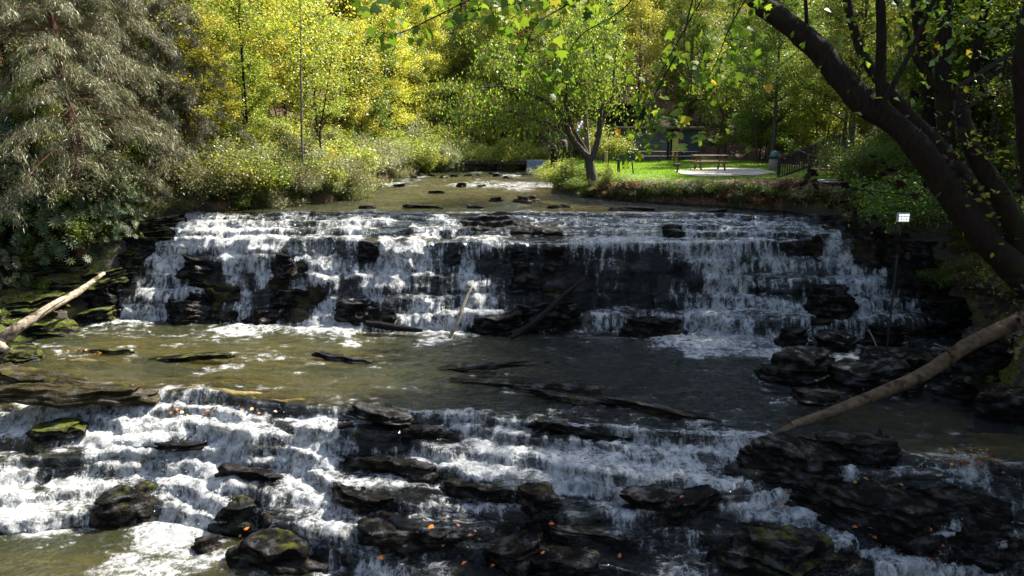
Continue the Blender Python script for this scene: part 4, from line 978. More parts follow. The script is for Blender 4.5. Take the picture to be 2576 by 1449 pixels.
# ------------------------------------------------------------------ boulders and slabs
def rock(px, py, w, h, label, seed, d=None, rz=0.0, z=None, moss=.2, tan_=.0, flat=.5, name='boulder', group=None, at=None, bury=.3, onbank=False):
    """w, h in survey pixels at the foot (px, py); d depth in metres"""
    P = at if at is not None else (bank_at(px, py) if onbank else river_at(px, py))
    dist = np.linalg.norm(P); k = dist / F; W_m = w * k; H_m = h * k / .97; D_m = d or W_m * .7
    H_m *= .62 if (py > 1050 and not onbank) else .72
    r = np.random.RandomState(seed); nu = 88; th = np.linspace(0, 2 * pi, nu, endpoint=False)
    npl = r.randint(6, 9); pa = np.sort(r.uniform(0, 2 * pi, npl)) + 0; pa = (np.arange(npl) + r.uniform(-.32, .32, npl)) / npl * 2 * pi; pd = r.uniform(.78, 1.12, npl)
    def outline(j):
        c_ = np.cos(th[:, None] - pa[None] - j * .05); q = np.where(c_ > .15, pd[None] / np.maximum(c_, .15), 9); return np.minimum(q.min(1), 1.25)
    nl_ = max(2, int(round(H_m * (1 + bury) / (.11 if flat > .45 else .2)))); hs = np.cumsum(r.uniform(.5, 1.5, nl_)); hs = hs / hs[-1]
    rows = []; z0 = -bury; sx_, sy_ = 0., 0.
    tilt = r.uniform(-.16, .16), r.uniform(-.12, .05)
    for k_ in range(nl_):
        z1 = -bury + (1 + bury) * hs[k_]; f_ = hs[k_]; sc_ = (1.06 - (.22 if flat > .45 else .42) * f_ ** 1.6) * r.uniform(.965, 1.03); ol = outline(r.uniform(-1, 1)) * sc_
        sx_ += r.uniform(-.04, .04); sy_ += r.uniform(-.02, .05)
        for zz_, m_ in ((z0 + .05 * (z1 - z0), .99), (z0 + .25 * (z1 - z0), 1.0), (z0 + .6 * (z1 - z0), 1.005), (z1 - .10 * (z1 - z0), 1.0), (z1, .985)): rows.append((ol * m_, zz_, sx_, sy_))
        z0 = z1
    ol, zt_ = rows[-1][0], rows[-1][1]
    for m_ in (.88, .74, .58, .42, .26, .12, .02): rows.append((ol * m_, zt_ + .05 * (1 - m_), sx_, sy_))
    V = np.array([np.stack([(a_ * np.cos(th) + x_) * W_m / 2, (a_ * np.sin(th) + y_) * D_m / 2, np.full(nu, z_ * H_m)], -1) for a_, z_, x_, y_ in rows])
    V[..., 2] += (tilt[0] * V[..., 0] + tilt[1] * V[..., 1]); s = seed * 3.7; am = min(1.0, W_m)
    for i_, (fx, am_) in enumerate(((1.3, .26), (4, .09), (12, .03))):
        V[..., 0] += am * am_ * fbm(V[..., 0] * fx + s, V[..., 1] * fx, V[..., 2] * fx * 2.5, seed + i_, 3); V[..., 1] += am * am_ * fbm(V[..., 0] * fx, V[..., 1] * fx + s, V[..., 2] * fx * 2.5, seed + 50 + i_, 3)
        V[..., 2] += .6 * am * am_ * fbm(V[..., 0] * fx, V[..., 1] * fx, s + V[..., 2] * fx, seed + 80 + i_, 3) * min(1, H_m * 3)
    nv = len(V)
    ids = np.arange(nu * nv).reshape(nv, nu); nx = np.roll(ids, -1, 1)
    Fq = np.stack([ids[:-1], nx[:-1], nx[1:], ids[1:]], -1).reshape(-1, 4)
    V = V.reshape(-1, 3); n = len(V)
    o = mesh_np(name, V, Fq, M['rock'], attrs={'moss': np.full(n, moss), 'tan': np.full(n, tan_)}, smooth=False)
    o.location = (float(P[0]), float(P[1]) - (0 if at is not None else 0) + D_m * .25, float(P[2])); o.rotation_euler = (0, 0, rz)
    return tag(o, label, 'rock' if name == 'boulder' else name.replace('_', ' '), group)
RK = [
 (2030, 962, 205, 78, 'black humped boulder alone in the middle pool at right', dict(flat=.2, rz=.1)),
 (2215, 985, 190, 60, 'dark flat rock strewn with leaves beneath the right hand log', dict(d=1.6)),
 (2290, 935, 170, 45, 'wet sparkling rock between the right falls and the right hand log', dict(d=1.5)),
 (2235, 875, 110, 60, 'black angular rock under the right end of the falls', dict(flat=.2)),
 (2110, 880, 110, 48, 'round black rock at the foot of the right falls', dict(flat=.1)),
 (2000, 870, 90, 40, 'small splashed rock in the foam left of the round black rock', dict(flat=.1)),
 (2100, 800, 120, 90, 'tall dark rock splitting the right hand cascade', dict(flat=.4)),
 (2385, 830, 130, 90, 'dark smooth rock face at the far right of the falls', dict(flat=.3)),
 (1250, 838, 140, 52, 'low black rock at the foot of the central falls', dict(d=1.3)),
 (1365, 815, 210, 60, 'broad black slab below the bare face of the falls', dict(d=1.2)),
 (1650, 845, 170, 50, 'dark ledge rock half hidden behind thin falls', dict(d=1.0)),
 (470, 805, 150, 58, 'square black block at the foot of the left falls', dict(flat=.9)),
 (655, 812, 90, 34, 'small rounded rock washed white at the foot of the left falls', dict(flat=.1)),
 (738, 798, 100, 38, 'low black rock right of the small washed rock', dict()),
 (725, 760, 85, 36, 'dark rock knob midway down the left falls', dict()),
 (515, 745, 110, 40, 'black layered rock in the middle of the left falls', dict(flat=.8)),
 (500, 690, 85, 50, 'rounded boulder shoulder near the top of the left falls', dict(flat=.2)),
 (720, 715, 95, 85, 'leaning slab with white water sliding off its crest', dict(flat=.4)),
 (900, 800, 100, 55, 'black wet block left of the central chute', dict(flat=.7)),
 (325, 668, 120, 55, 'square black block with dry leaves at the far left of the falls', dict(flat=.9, moss=.5)),
 (390, 592, 130, 46, 'mossy topped black block at the upper left corner of the falls', dict(flat=.95, moss=.9, d=1.5)),
 (250, 795, 110, 85, 'dark round boulder beside the tip of the left log', dict(flat=.3)),
 (1040, 1372, 230, 55, 'long flat dark rock near the bottom centre with orange leaves', dict(d=1.2)),
 (1350, 1285, 110, 70, 'ragged black rock ending the slanting ledge', dict(rz=-.6)),
 (1300, 1400, 190, 55, 'dark broken rock in the shallow water at the bottom', dict()),
 (1440, 1440, 170, 55, 'black rock cut by the bottom edge of the view', dict()),
 (290, 1292, 150, 54, 'brown black boulder with water curling over its right side', dict(flat=.2, moss=.4)),
 (590, 1320, 140, 66, 'steep dark boulder in the lower left rapids', dict(flat=.2, moss=.3)),
 (680, 1432, 230, 66, 'largest dark boulder at the bottom left with fallen leaves', dict(flat=.3, moss=.4)),
 (510, 1378, 60, 34, 'small black stone in the foam beside the bottom left pool', dict()),
 (130, 1098, 110, 28, 'flat brown layered stone above the left rapids', dict(moss=.7)),
 (1690, 1292, 250, 45, 'flat black slab in the right hand rapids', dict(d=1.0, flat=.9)),
 (1655, 1262, 160, 28, 'thin upper slab resting above the flat black slab', dict(d=.7, flat=.9)),
 (1850, 1435, 170, 66, 'rounded black boulder at the bottom right of centre', dict(flat=.1)),
 (1990, 1440, 270, 100, 'wide black boulder with a patch of bright moss', dict(flat=.3, moss=.5)),
 (2030, 1185, 240, 70, 'long black ledge block under the foot of the right log', dict(flat=.95, d=1.2)),
 (2190, 1150, 200, 48, 'black ledge block carrying a snag of driftwood', dict(flat=.95, d=1.2)),
 (2230, 1310, 330, 85, 'great dark sloping slab scattered with dry leaves', dict(flat=.6, d=2.2)),
 (2440, 1380, 220, 140, 'black overhanging block beside the thin right hand chute', dict(flat=.8, d=1.5)),
 (2060, 1010, 120, 22, 'low wet stone barely above the pool at right', dict()),
 (2330, 1020, 60, 40, 'pale dry stone under the right bank', dict(tan_=.35, onbank=True)),
 (2285, 1000, 80, 26, 'pale flat stone beneath the right hand log', dict(tan_=.35, onbank=True)),
 (2420, 1060, 140, 90, 'dark boulder by the golden shallows at right', dict(flat=.3, onbank=True)),
 (2540, 1120, 160, 140, 'big dark boulder at the right edge of the view', dict(flat=.3, onbank=True)),
 (2500, 930, 160, 90, 'dark boulder behind the upper end of the right log', dict(flat=.3, onbank=True)),
 (1247, 505, 32, 12, 'left one of the two stones in the upper pool', dict(d=.6, tan_=.12)),
 (1322, 508, 72, 17, 'broad pale topped stone in the upper pool', dict(d=.9, tan_=.15)),
 (1163, 470, 30, 12, 'lone dark stone in the far riffle', dict(d=.6)),
 (1105, 486, 50, 7, 'low flat stone in the upper pool left of the riffle', dict(d=.5)),
 (1210, 470, 24, 6, 'small stone right of the lone dark stone', dict(d=.4)),
 (1000, 470, 40, 8, 'flat stone near the left bank of the riffle', dict(d=.5)),
]
for i, (px, py, w, h, lab, kw) in enumerate(RK): rock(px, py, w, h, lab, 200 + i, **kw)
for i, (px, py, w, h) in enumerate(((60, 780, 190, 30), (150, 735, 170, 30), (190, 815, 150, 34), (70, 840, 200, 30), (235, 715, 120, 34), (170, 870, 190, 26), (20, 700, 150, 30), (110, 680, 150, 26))):
    rock(px, py, w, h, 'mossy layered ledge stepping down the bank under the pale log', 380 + i, d=1.1, flat=.95, moss=.95, group='mossy ledges under the pale log', onbank=True)
for i, (px, w) in enumerate(((920, 40), (1060, 110), (1200, 60), (1400, 70), (1600, 130), (1790, 70))):
    rock(px, 524 + (px > 1500) * 6 + (px > 1700) * 4, w, 9, 'low dark stone in the broken line above the lip of the falls', 300 + i, d=.5, group='stones along the lip of the falls')
for i in range(14):
    px = 950 + i * 28 + rg.uniform(-8, 8); rock(px, rg.uniform(438, 450), rg.uniform(10, 26), rg.uniform(4, 8), 'small stone in the shallow far end of the river', 330 + i, d=.5, group='small stones at the far end of the river', tan_=.25 if i % 3 == 0 else 0)
def ledge(a, b, h, lab, seed, moss=.3, d=.45, tan_=0.0):
    A, B = at_z(*a, -6.2), at_z(*b, -6.2); mid = (A + B) / 2; L = np.linalg.norm(B - A); k = np.linalg.norm(mid) / F
    o = rock(0, 0, L / k, h, lab, seed, d=d, rz=math.atan2(B[1] - A[1], B[0] - A[0]), moss=moss, tan_=tan_, flat=.9, name='rock_ledge', at=mid)
    o.location.y = float(mid[1]); return o
ledge((195, 882), (330, 892), 9, 'thin leaf covered ledge at the left of the middle pool', 401, .5)
ledge((335, 893), (600, 916), 13, 'mossy ledge in the left of the middle pool', 402, .6)
ledge((780, 900), (960, 918), 12, 'dark ledge breaking the middle pool at centre left', 403)
ledge((950, 912), (1350, 948), 8, 'long thin ledge slanting across the middle pool', 404, .2)
ledge((1010, 940), (1500, 990), 8, 'lower parallel ledge slanting across the middle pool', 405)
ledge((1300, 990), (1560, 1022), 11, 'black ledge step near the lip of the lower falls', 406)
ledge((1540, 1020), (1830, 1062), 15, 'black ledge dropping toward the right rapids', 407)
ledge((-60, 950), (330, 990), 26, 'dry layered shelf with moss at the left edge above the lower falls', 408, .35, .9, .12)
ledge((-80, 1010), (440, 988), 30, 'undercut black shelf front at the left edge', 409, .3, .7, .1)
ledge((870, 1038), (1050, 1044), 24, 'straight black ledge wall at the lip of the lower falls', 410, .1, .8)
ledge((0, 892), (120, 905), 12, 'mossy wet ledge at the foot of the left log', 411, .9, .8)
ledge((0, 905), (110, 890), 22, 'brown rock shelf under the thick end of the left log', 412, .6, 1.2)
def shelf(a, b, h, lab, seed, d=.4, moss=.1):
    A, B_ = river_at(*a), river_at(*b); mid = (A + B_) / 2; L = np.linalg.norm((B_ - A)[:2]); k = np.linalg.norm(mid) / F
    o = rock(0, 0, L / k, h, lab, seed, d=d, rz=math.atan2(B_[1] - A[1], B_[0] - A[0]), moss=moss, flat=.9, name='rock_ledge', at=mid)
    o.location.y = float(mid[1]); o.rotation_euler[1] = -math.atan2(B_[2] - A[2], L); return o
shelf((860, 1150), (1110, 1205), 28, 'upper length of the black ledge slanting through the centre rapids', 421)
shelf((1090, 1205), (1320, 1275), 32, 'lower length of the black ledge slanting through the centre rapids', 422)
shelf((870, 1085), (1130, 1105), 26, 'straight dark ledge under the lip at centre left', 423)
shelf((1320, 1085), (1660, 1110), 26, 'dark ledge under the lip at centre right', 424)
shelf((820, 1245), (1000, 1270), 34, 'short dark shelf in the lower left of centre rapids', 425)
shelf((1340, 1300), (1620, 1400), 20, 'thin ledge running down to the bottom centre', 426)
shelf((560, 1190), (720, 1215), 24, 'dark wet shelf showing through foam at left', 427)
shelf((380, 1120), (520, 1128), 14, 'small dark shelf showing through foam near the left shelf', 428)
shelf((2020, 1240), (2330, 1290), 30, 'long wet shelf across the great sloping slab', 429, .6)
shelf((1800, 1180), (1990, 1215), 22, 'wet shelf left of the long black ledge block', 430)
# ------------------------------------------------------------------ logs
M['log_pale'] = barkmat('log_pale', (.15, .12, .08), (.42, .36, .27), 3, 3, .5, patch=(.08, .06, .04))
M['log_tan'] = barkmat('log_tan', (.05, .034, .02), (.17, .115, .07), 3, 3, .5, patch=(.045, .03, .02))
M['log_dark'] = barkmat('log_dark', (.005, .0045, .004), (.02, .017, .014), 3, 3, .5)
def log(name, pts, r, mat, lab, cat, stubs=(), rough=.02, n=30):
    P = spline([at_y(*q) for q in pts], n); o0 = P[0].copy(); e = empty(name, o0, lab, cat); t = np.linspace(0, 1, n)
    tb = Tubes(); R = np.interp(t, np.linspace(0, 1, len(r)), r) * (1 + .07 * vn(t * 9, 0, 0, int(abs(o0[0]) * 10)))
    P2 = np.vstack([P[0] - (P[1] - P[0]) * .02, P, P[-1] + (P[-1] - P[-2]) * .02]); R2 = np.concatenate([[R[0] * .05], R, [R[-1] * .05]])
    tb.add(P2 - o0, R2, 12); tb.build('trunk', M[mat], e, rough, 7)
    for s in stubs:
        t2 = Tubes(); q = spline([at_y(*a) for a in s[0]], 8) - o0; t2.add(q, np.linspace(s[1], s[2], 8), 6); t2.build('branch_stub', M[mat], e, .006)
    return e
log('fallen_log', [(-60, 900, 20.0), (10, 850, 20.3), (60, 815, 20.6), (135, 768, 21.4), (200, 732, 22.4), (262, 686, 23.4)], (.22, .20, .155, .125, .10, .055), 'log_pale', 'pale bare log slanting up from the left edge to the left falls', 'log',
    [([(100, 800, 20.9), (118, 782, 20.8), (164, 753, 20.9)], .025, .012), ([(-5, 862, 20.2), (12, 880, 19.9), (35, 880, 19.8)], .16, .06)])
log('fallen_log', [(1945, 1095, 14.75), (2020, 1062, 14.95), (2110, 1030, 15.2), (2210, 990, 15.6), (2310, 948, 15.9), (2380, 905, 16.2), (2450, 860, 16.4), (2600, 790, 16.6), (2700, 740, 16.8)], (.09, .11, .135, .16, .17, .19, .18), 'log_tan', 'long brown log propped from the lower lip up to the right bank', 'log',
    [([(2400, 900, 16.1), (2385, 880, 15.9), (2362, 872, 15.8)], .07, .02), ([(2000, 1068, 14.85), (1960, 1090, 14.6), (1905, 1125, 14.4)], .09, .05), ([(1990, 1066, 14.8), (1978, 1045, 14.7)], .03, .015)])
log('snagged_branch', [(1124, 862, 21.5), (1150, 812, 21.7), (1168, 762, 22.0), (1187, 722, 22.3)], (.045, .06, .06, .03), 'log_pale', 'thin curved branch standing in the pool before the central falls', 'branch', rough=.006)
log('dark_log', [(1285, 850, 21.4), (1340, 815, 21.7), (1400, 760, 22.3), (1470, 700, 23.2)], (.07, .09, .08, .06), 'log_dark', 'black log leaning against the bare face of the falls', 'log')
log('dark_log', [(920, 812, 22.2), (980, 822, 22.0), (1062, 832, 21.8)], (.09, .12, .05), 'log_dark', 'short black log lying in foam under the central falls', 'log')
log('driftwood', [(600, 505, 30.5), (660, 512, 30.3), (720, 518, 30.3), (800, 508, 30.5)], (.06, .06, .04, .02), 'log_tan', 'bare branch lying along the left edge of the upper pool', 'branch', rough=.01)
log('driftwood', [(2195, 1118, 14.4), (2212, 1100, 14.5), (2214, 1080, 14.5)], (.12, .09, .02), 'log_dark', 'little spiked snag of driftwood on the black right ledge', 'driftwood', [([(2205, 1108, 14.45), (2190, 1100, 14.4), (2180, 1105, 14.3)], .04, .01), ([(2212, 1105, 14.5), (2232, 1100, 14.4), (2240, 1106, 14.4)], .04, .01)])
log('twig', [(2185, 830, 20.5), (2200, 858, 20.4), (2212, 885, 20.2), (2250, 898, 20.2)], (.02, .02, .015, .01), 'log_pale', 'thin pale twig caught on rocks under the right falls', 'twig', rough=.003)
log('tree_stump', [(1475, 580, 26.4), (1472, 565, 26.4)], (.12, .07), 'log_dark', 'dark wooden stub on the upper ledges of the falls', 'stump')
# ------------------------------------------------------------------ fallen leaves
def leaf_obj(px, py, lab, seed, size=.13, mat='red'):
    r = np.random.RandomState(seed); P = river_at(px, py); 
    V, Fq = lobed(np.zeros((1, 3)), size, r, 3.0); V = V @ rot(r.uniform(-.2, .2), r.uniform(-.2, .2), r.uniform(0, 6)).T
    o = mesh_np('fallen_leaf', V, Fq, LM[mat]); o.location = tuple(P + np.array([0, -.05, .12])); tag(o, lab, 'leaf', 'orange leaves lying near the bottom centre'); return o
for i, (px, py) in enumerate(((1285, 1350), (1240, 1425), (1290, 1420), (1390, 1325), (1085, 1335), (1080, 1380), (1560, 1408), (1330, 1440), (960, 1410), (660, 1375), (625, 1340), (1710, 1260))):
    leaf_obj(px, py, 'orange lobed leaf stuck on the wet rocks near the bottom', 500 + i, .12)
r = np.random.RandomState(9); Cc = []
for cx_, cy_, sx_, sy_, n_ in ((2220, 1290, 150, 60, 90), (2440, 1160, 60, 30, 60), (2230, 975, 70, 18, 50), (230, 985, 150, 10, 60), (330, 612, 60, 4, 16), (250, 893, 50, 5, 20), (640, 1380, 80, 30, 16), (1080, 1360, 80, 20, 14), (2350, 1400, 80, 30, 16), (1300, 1390, 120, 40, 22), (560, 1040, 160, 10, 16)):
    for k_ in range(n_): Cc.append(river_at(r.normal(cx_, sx_ * .6), r.normal(cy_, sy_ * .6)) + np.array([0, -.03, .10]))
Cc = np.array(Cc); V, Fq = leaves(Cc, .10, .7, r, 2.5); tag(mesh_np('leaf_litter', V, Fq, leafmat('litter', [(0, (.10, .04, .02)), (.5, (.28, .10, .03)), (.85, (.42, .17, .04)), (1, (.4, .35, .05))], .2)), 'small dry leaves scattered over the wet ledges', None, None, 'stuff')
Cb = []
for k_ in range(5200):
    x = r.uniform(-22, -8) if k_ % 3 else r.uniform(9.5, 18); y = r.uniform(15, 40); 
    if inriver(x, y, 0): continue
    Cb.append((x, y))
Cb = np.array(Cb); Cb = np.column_stack([Cb, terrain(Cb[:, 0], Cb[:, 1]) + .03]); V, Fq = leaves(Cb, .12, .7, r, 2.0)
tag(mesh_np('leaf_litter', V, Fq, bpy.data.materials['litter']), 'dry brown leaves carpeting the banks', None, None, 'stuff')
# ------------------------------------------------------------------ lawn
n_ = 60000; x = r.uniform(3, 18, n_); y = r.uniform(31.5, 57, n_)
k = (x > np.interp(y, BR[:, 0], BR[:, 1]) + .8) & (x < 16.5); x = x[k]; y = y[k]; z = terrain(x, y); n_ = len(x)
hh = r.uniform(.03, .09, n_) * (1 + .6 * (vn(x * .8, y * .8, 0, 3) > .2)); a = r.uniform(0, 6.28, n_); w_ = r.uniform(.008, .02, n_)
V = np.stack([np.stack([x - np.cos(a) * w_, y - np.sin(a) * w_, z], 1), np.stack([x + np.cos(a) * w_, y + np.sin(a) * w_, z], 1), np.stack([x + r.normal(0, .02, n_), y + r.normal(0, .02, n_), z + hh], 1)], 1).reshape(-1, 3)
LM['grass'] = leafmat('grass_blade', [(0, (.09, .18, .012)), (.6, (.19, .31, .015)), (1, (.32, .36, .04))], .5)
tag(mesh_np('grass', V, np.arange(n_ * 3).reshape(n_, 3), LM['grass']), 'short sunlit grass of the lawn', None, None, 'stuff')
pad = [at_z(a, b, -2.0) for a, b in ((1695, 432), (1745, 426), (1830, 424), (1915, 427), (1950, 436), (1900, 443), (1820, 446), (1760, 447), (1715, 440))]
V = []; 
for q in pad: V.append((q[0], q[1], float(terrain(q[:1], q[1:2])[0]) + .02))
zt = max(v[2] for v in V) + .03; n_ = len(V)
V = [(a, b, zt) for a, b, _ in V] + [(a, b, zt - .4) for a, b, _ in V]
M['concrete'] = plain('concrete', (.34, .31, .27), .85, (.22, .19, .16), 3, .3)
mb = MB(); mb.add(V, [tuple(range(n_))] + [(i, n_ + i, n_ + (i + 1) % n_, (i + 1) % n_) for i in range(n_)])
tag(mb.build('patio', M['concrete']), 'pale concrete pad under the picnic table', None, None, 'structure')
ZP = zt
# ------------------------------------------------------------------ building
M['block'] = None
m, nt, out = newmat('painted_block'); N = NT(nt)
bk = N.n('ShaderNodeTexBrick', i={'Vector': N.n('ShaderNodeMapping', i={'Vector': N.pos(), 'Rotation': (pi / 2, 0, 0)}).outputs[0], 'Color1': (.12, .125, .14, 1), 'Color2': (.08, .085, .10, 1), 'Mortar': (.02, .021, .025, 1), 'Scale': 1.0, 'Mortar Size': .012, 'Brick Width': .4, 'Row Height': .2})
c_ = N.mixc(N.maprange(N.noise(N.pos(), 1.5, 5), .4, .7), bk.outputs[0], (.085, .085, .085))
p_ = N.n('ShaderNodeBsdfPrincipled', i={'Base Color': c_, 'Roughness': .8, 'Normal': N.bump(bk.outputs[1], .6, -.01)}); nt.links.new(p_.outputs[0], out.inputs[0]); M['block'] = m
M['roof'] = plain('brown_roof', (.10, .065, .04), .85, (.05, .035, .025), 5, .5)
M['blue'] = plain('dark_blue_siding', (.012, .025, .05), .6, (.02, .035, .06), 4)
M['black'] = plain('black', (.01, .01, .01), .7)
M['yellow'] = plain('yellow_paint', (.55, .42, .12), .5, (.45, .34, .10), 6)
M['badge'] = plain('badge_brown', (.14, .07, .03), .5)
M['wood'] = plain('old_wood', (.20, .12, .07), .8, (.10, .06, .035), 9, .4)
M['wood_dark'] = plain('dark_wood', (.035, .025, .018), .8, (.018, .013, .01), 9, .4)
M['wood_yellow'] = plain('yellow_wood', (.45, .32, .12), .8, (.3, .2, .08), 9, .4)
M['white'] = plain('pale_trim', (.5, .5, .48), .6)
Yh = 53.5; bx = lambda px: (px - CX) / F * Yh / .985; gz = float(terrain(np.array([10.]), np.array([Yh]))[0]) - .05
bld = empty('block_building', (bx(1600), Yh, gz), 'low dark grey block building with flat roof at the back of the lawn', 'building')
def rel(o, c): return (o[0] - c[0], o[1] - c[1], o[2] - c[2])
cB = np.array(bld.location); 
def B(name, mat, boxes, parent=bld, c=None, b=.01):
    c = cB if c is None else c; mb = MB()
    for (x0, x1, y0, y1, z0, z1) in boxes: mb.box(((x0 + x1) / 2 - c[0], (y0 + y1) / 2 - c[1], (z0 + z1) / 2 - c[2]), (x1 - x0, y1 - y0, z1 - z0), b=b)
    return mb.build(name, mat, parent)
xl, xr, xw0, xw1 = bx(1500), bx(1666), bx(1562), bx(1580); H_ = 2.25
B('wall', M['block'], [(xl, xw0, Yh, Yh + .2, gz, gz + H_), (xw1, xr, Yh, Yh + .2, gz, gz + H_), (xw0, xw1, Yh, Yh + .2, gz, gz + 1.0), (xw0, xw1, Yh, Yh + .2, gz + 1.75, gz + H_), (xl, xl + .2, Yh + .2, Yh + 5, gz, gz + H_), (xr - .2, xr, Yh + .2, Yh + 5, gz, gz + H_), (xl + .2, xr - .2, Yh + 4.8, Yh + 5, gz, gz + H_)])
wn = B('window', M['black'], [(xw0 + .05, xw1 - .05, Yh + .10, Yh + .13, gz + 1.05, gz + 1.70)])
B('frame', M['white'], [(xw0, xw0 + .05, Yh + .06, Yh + .14, gz + 1.0, gz + 1.75), (xw1 - .05, xw1, Yh + .06, Yh + .14, gz + 1.0, gz + 1.75), (xw0 + .05, xw1 - .05, Yh + .06, Yh + .14, gz + 1.0, gz + 1.05), (xw0 + .05, xw1 - .05, Yh + .06, Yh + .14, gz + 1.70, gz + 1.75)], wn, cB * 1)
B('roof', M['roof'], [(bx(1540), bx(1748) + .1, Yh - .45, Yh + 5.3, gz + H_ + .01, gz + H_ + .20), (xl - .1, bx(1540) - .01, Yh - .2, Yh + 5.2, gz + H_ - .06 + .07, gz + H_ + .1)], b=.03)
B('porch_wall', M['blue'], [(bx(1704), bx(1746), Yh, Yh + .15, gz, gz + H_), (bx(1746) - .15, bx(1746), Yh + .15, Yh + 5, gz, gz + H_), (xr + .01, bx(1704), Yh + 1.6, Yh + 1.75, gz, gz + H_)])
B('porch_post', M['wood'], [(xr + .12, xr + .22, Yh - .05, Yh + .05, gz, gz + H_)])
pb = at_y(1697, 392, Yh - .35); yb = empty('yellow_board', (pb[0], pb[1], gz), 'tall pale yellow board with a rounded top standing by the building', 'board'); mb = MB()
wB, hB = .20, 2.15; prof = [(-wB, 0), (wB, 0)] + [(wB * cos(t), hB - wB * 1.2 + wB * 1.2 * sin(t)) for t in np.linspace(0, pi, 13)]
V = [(a, -.03, b) for a, b in prof] + [(a, .03, b) for a, b in prof]; n_ = len(prof); mb.add(V, [tuple(range(n_)), tuple(range(2 * n_ - 1, n_ - 1, -1))] + [(i, n_ + i, n_ + (i + 1) % n_, (i + 1) % n_) for i in range(n_)])
mb.build('panel', M['yellow'], yb); mb = MB(); mb.tube([(0, -.05, hB - .4), (0, -.032, hB - .4)], [.085, .085], 20); mb.build('badge', M['badge'], yb)
# cabin roof showing through the leaves
ch = at_y(1562, 262, 66); g2 = float(terrain(ch[:1], ch[1:2])[0]); cab = empty('cabin', (ch[0], 66, g2), 'brown roofed cabin glimpsed between leaves above the block building', 'building'); zc = ch[2] - g2
mb = MB(); mb.box((0, 1.5, zc / 2 - .2), (4.2, 3, zc + .4), b=.02); mb.build('wall', M['wood_dark'], cab)
mb = MB(); mb.add([(-2.5, -.5, zc), (2.5, -.5, zc), (2.5, 1.5, zc + 1.4), (-2.5, 1.5, zc + 1.4), (-2.5, 3.5, zc), (2.5, 3.5, zc), (-2.5, -.5, zc - .12), (2.5, -.5, zc - .12), (2.5, 3.5, zc - .12), (-2.5, 3.5, zc - .12)], [(0, 1, 2, 3), (3, 2, 5, 4), (6, 7, 1, 0), (9, 8, 7, 6), (4, 5, 8, 9), (0, 3, 4, 9, 6), (1, 7, 8, 5, 2)]); mb.build('roof', M['roof'], cab)
# ------------------------------------------------------------------ picnic tables
def picnic(px, py, Y, z, lab, rz=0.0, s=1.0, first=[None]):
    P = at_y(px, py, Y)
    if first[0] is None:
        e = empty('picnic_table', (P[0], P[1], z), lab, 'picnic table', None, rz); first[0] = e
        mb = MB(); [mb.box((0, -.30 + k * .152, .745), (1.85, .142, .04), b=.006) for k in range(5)]; mb.build('tabletop', M['wood'], e)
        for sy_ in (-1, 1):
            mb = MB(); [mb.box((0, sy_ * (.62 + k * .14), .44), (1.95, .13, .04), b=.006) for k in range(2)]; mb.build('bench', M['wood'], e)
        for sx_ in (-.62, .62):
            mb = MB(); mb.bar((sx_, -.22, .72), (sx_, -.66, 0), .09, .05); mb.bar((sx_, .22, .72), (sx_, .66, 0), .09, .05); mb.build('leg_frame', M['wood'], e)
            mb = MB(); mb.box((sx_ * 1.09, 0, .38), (.04, 1.5, .09), b=.005); mb.box((sx_ * 1.09, 0, .70), (.04, .7, .08), b=.005); mb.build('crossbar', M['wood'], e)
    else:
        e = copy_tree(first[0]); e.location = (P[0], P[1], z); e.rotation_euler = (0, 0, rz); tag(e, lab, 'picnic table')
    e.scale = (s,) * 3; return e
picnic(1785, 424, 39.0, ZP, 'brown wooden picnic table on the concrete pad')
picnic(1725, 388, 50.5, gz + .03, 'dark picnic table in front of the yellow board', .1)
picnic(1640, 388, 51, gz + .03, 'dark picnic table before the grey block wall', -.1)
# ------------------------------------------------------------------ small things
M['bin'] = plain('bin_beige', (.22, .19, .14), .7, (.16, .14, .1)); M['dome'] = plain('dome_teal', (.06, .13, .14), .25, (.05, .11, .12))
P = bank_at(1946, 428); tc_ = empty('trash_can', P, 'beige trash can with black rim and rounded teal lid by the railing', 'trash can'); mb = MB(); mb.tube([(0, 0, 0), (0, 0, .1), (0, 0, .62)], [.24, .26, .28], 20); mb.build('body', M['bin'], tc_, True)
mb = MB(); mb.tube([(0, 0, .625), (0, 0, .72)], [.30, .30], 20); mb.build('rim', M['black'], tc_); mb = MB(); t_ = np.linspace(0, pi / 2 * .97, 8); mb.tube([(0, 0, .722 + .34 * sin(a)) for a in t_], [.27 * cos(a) for a in t_], 20); mb.build('lid', M['dome'], tc_, True)
def post(name, px, y0, y1, Y, w_, mat, lab, lean=0, cat='post'):
    a, b = at_y(px, y0, Y), at_y(px + lean, y1, Y); g = float(terrain(b[:1], b[1:2])[0]); mb = MB(); h = a[2] - b[2]
    mb.bar((0, 0, min(0, g - b[2]) - .1), (a[0] - b[0], 0, h), w_, w_, b=w_ * .15); o = mb.build(name, M[mat]); o.location = tuple(b); return tag(o, lab, cat)
post('post', 1525, 380, 406, 49, .17, 'wood_yellow', 'short thick yellow wooden post at the back left of the lawn')
post('post', 1556, 400, 447, 36.5, .13, 'wood_dark', 'dark upright fence post on the left of the lawn')
post('post', 1590, 408, 456, 35.5, .06, 'wood_dark', 'thin dark stake leaning slightly beside the fence post', 6)
post('post', 1531, 400, 436, 36, .05, 'wood_dark', 'thinnest stake between the forked tree and the fence post')
post('post', 1396, 372, 436, 43, .42, 'bark_dark', 'dark broken trunk standing left of the forked tree', -3, 'dead trunk')
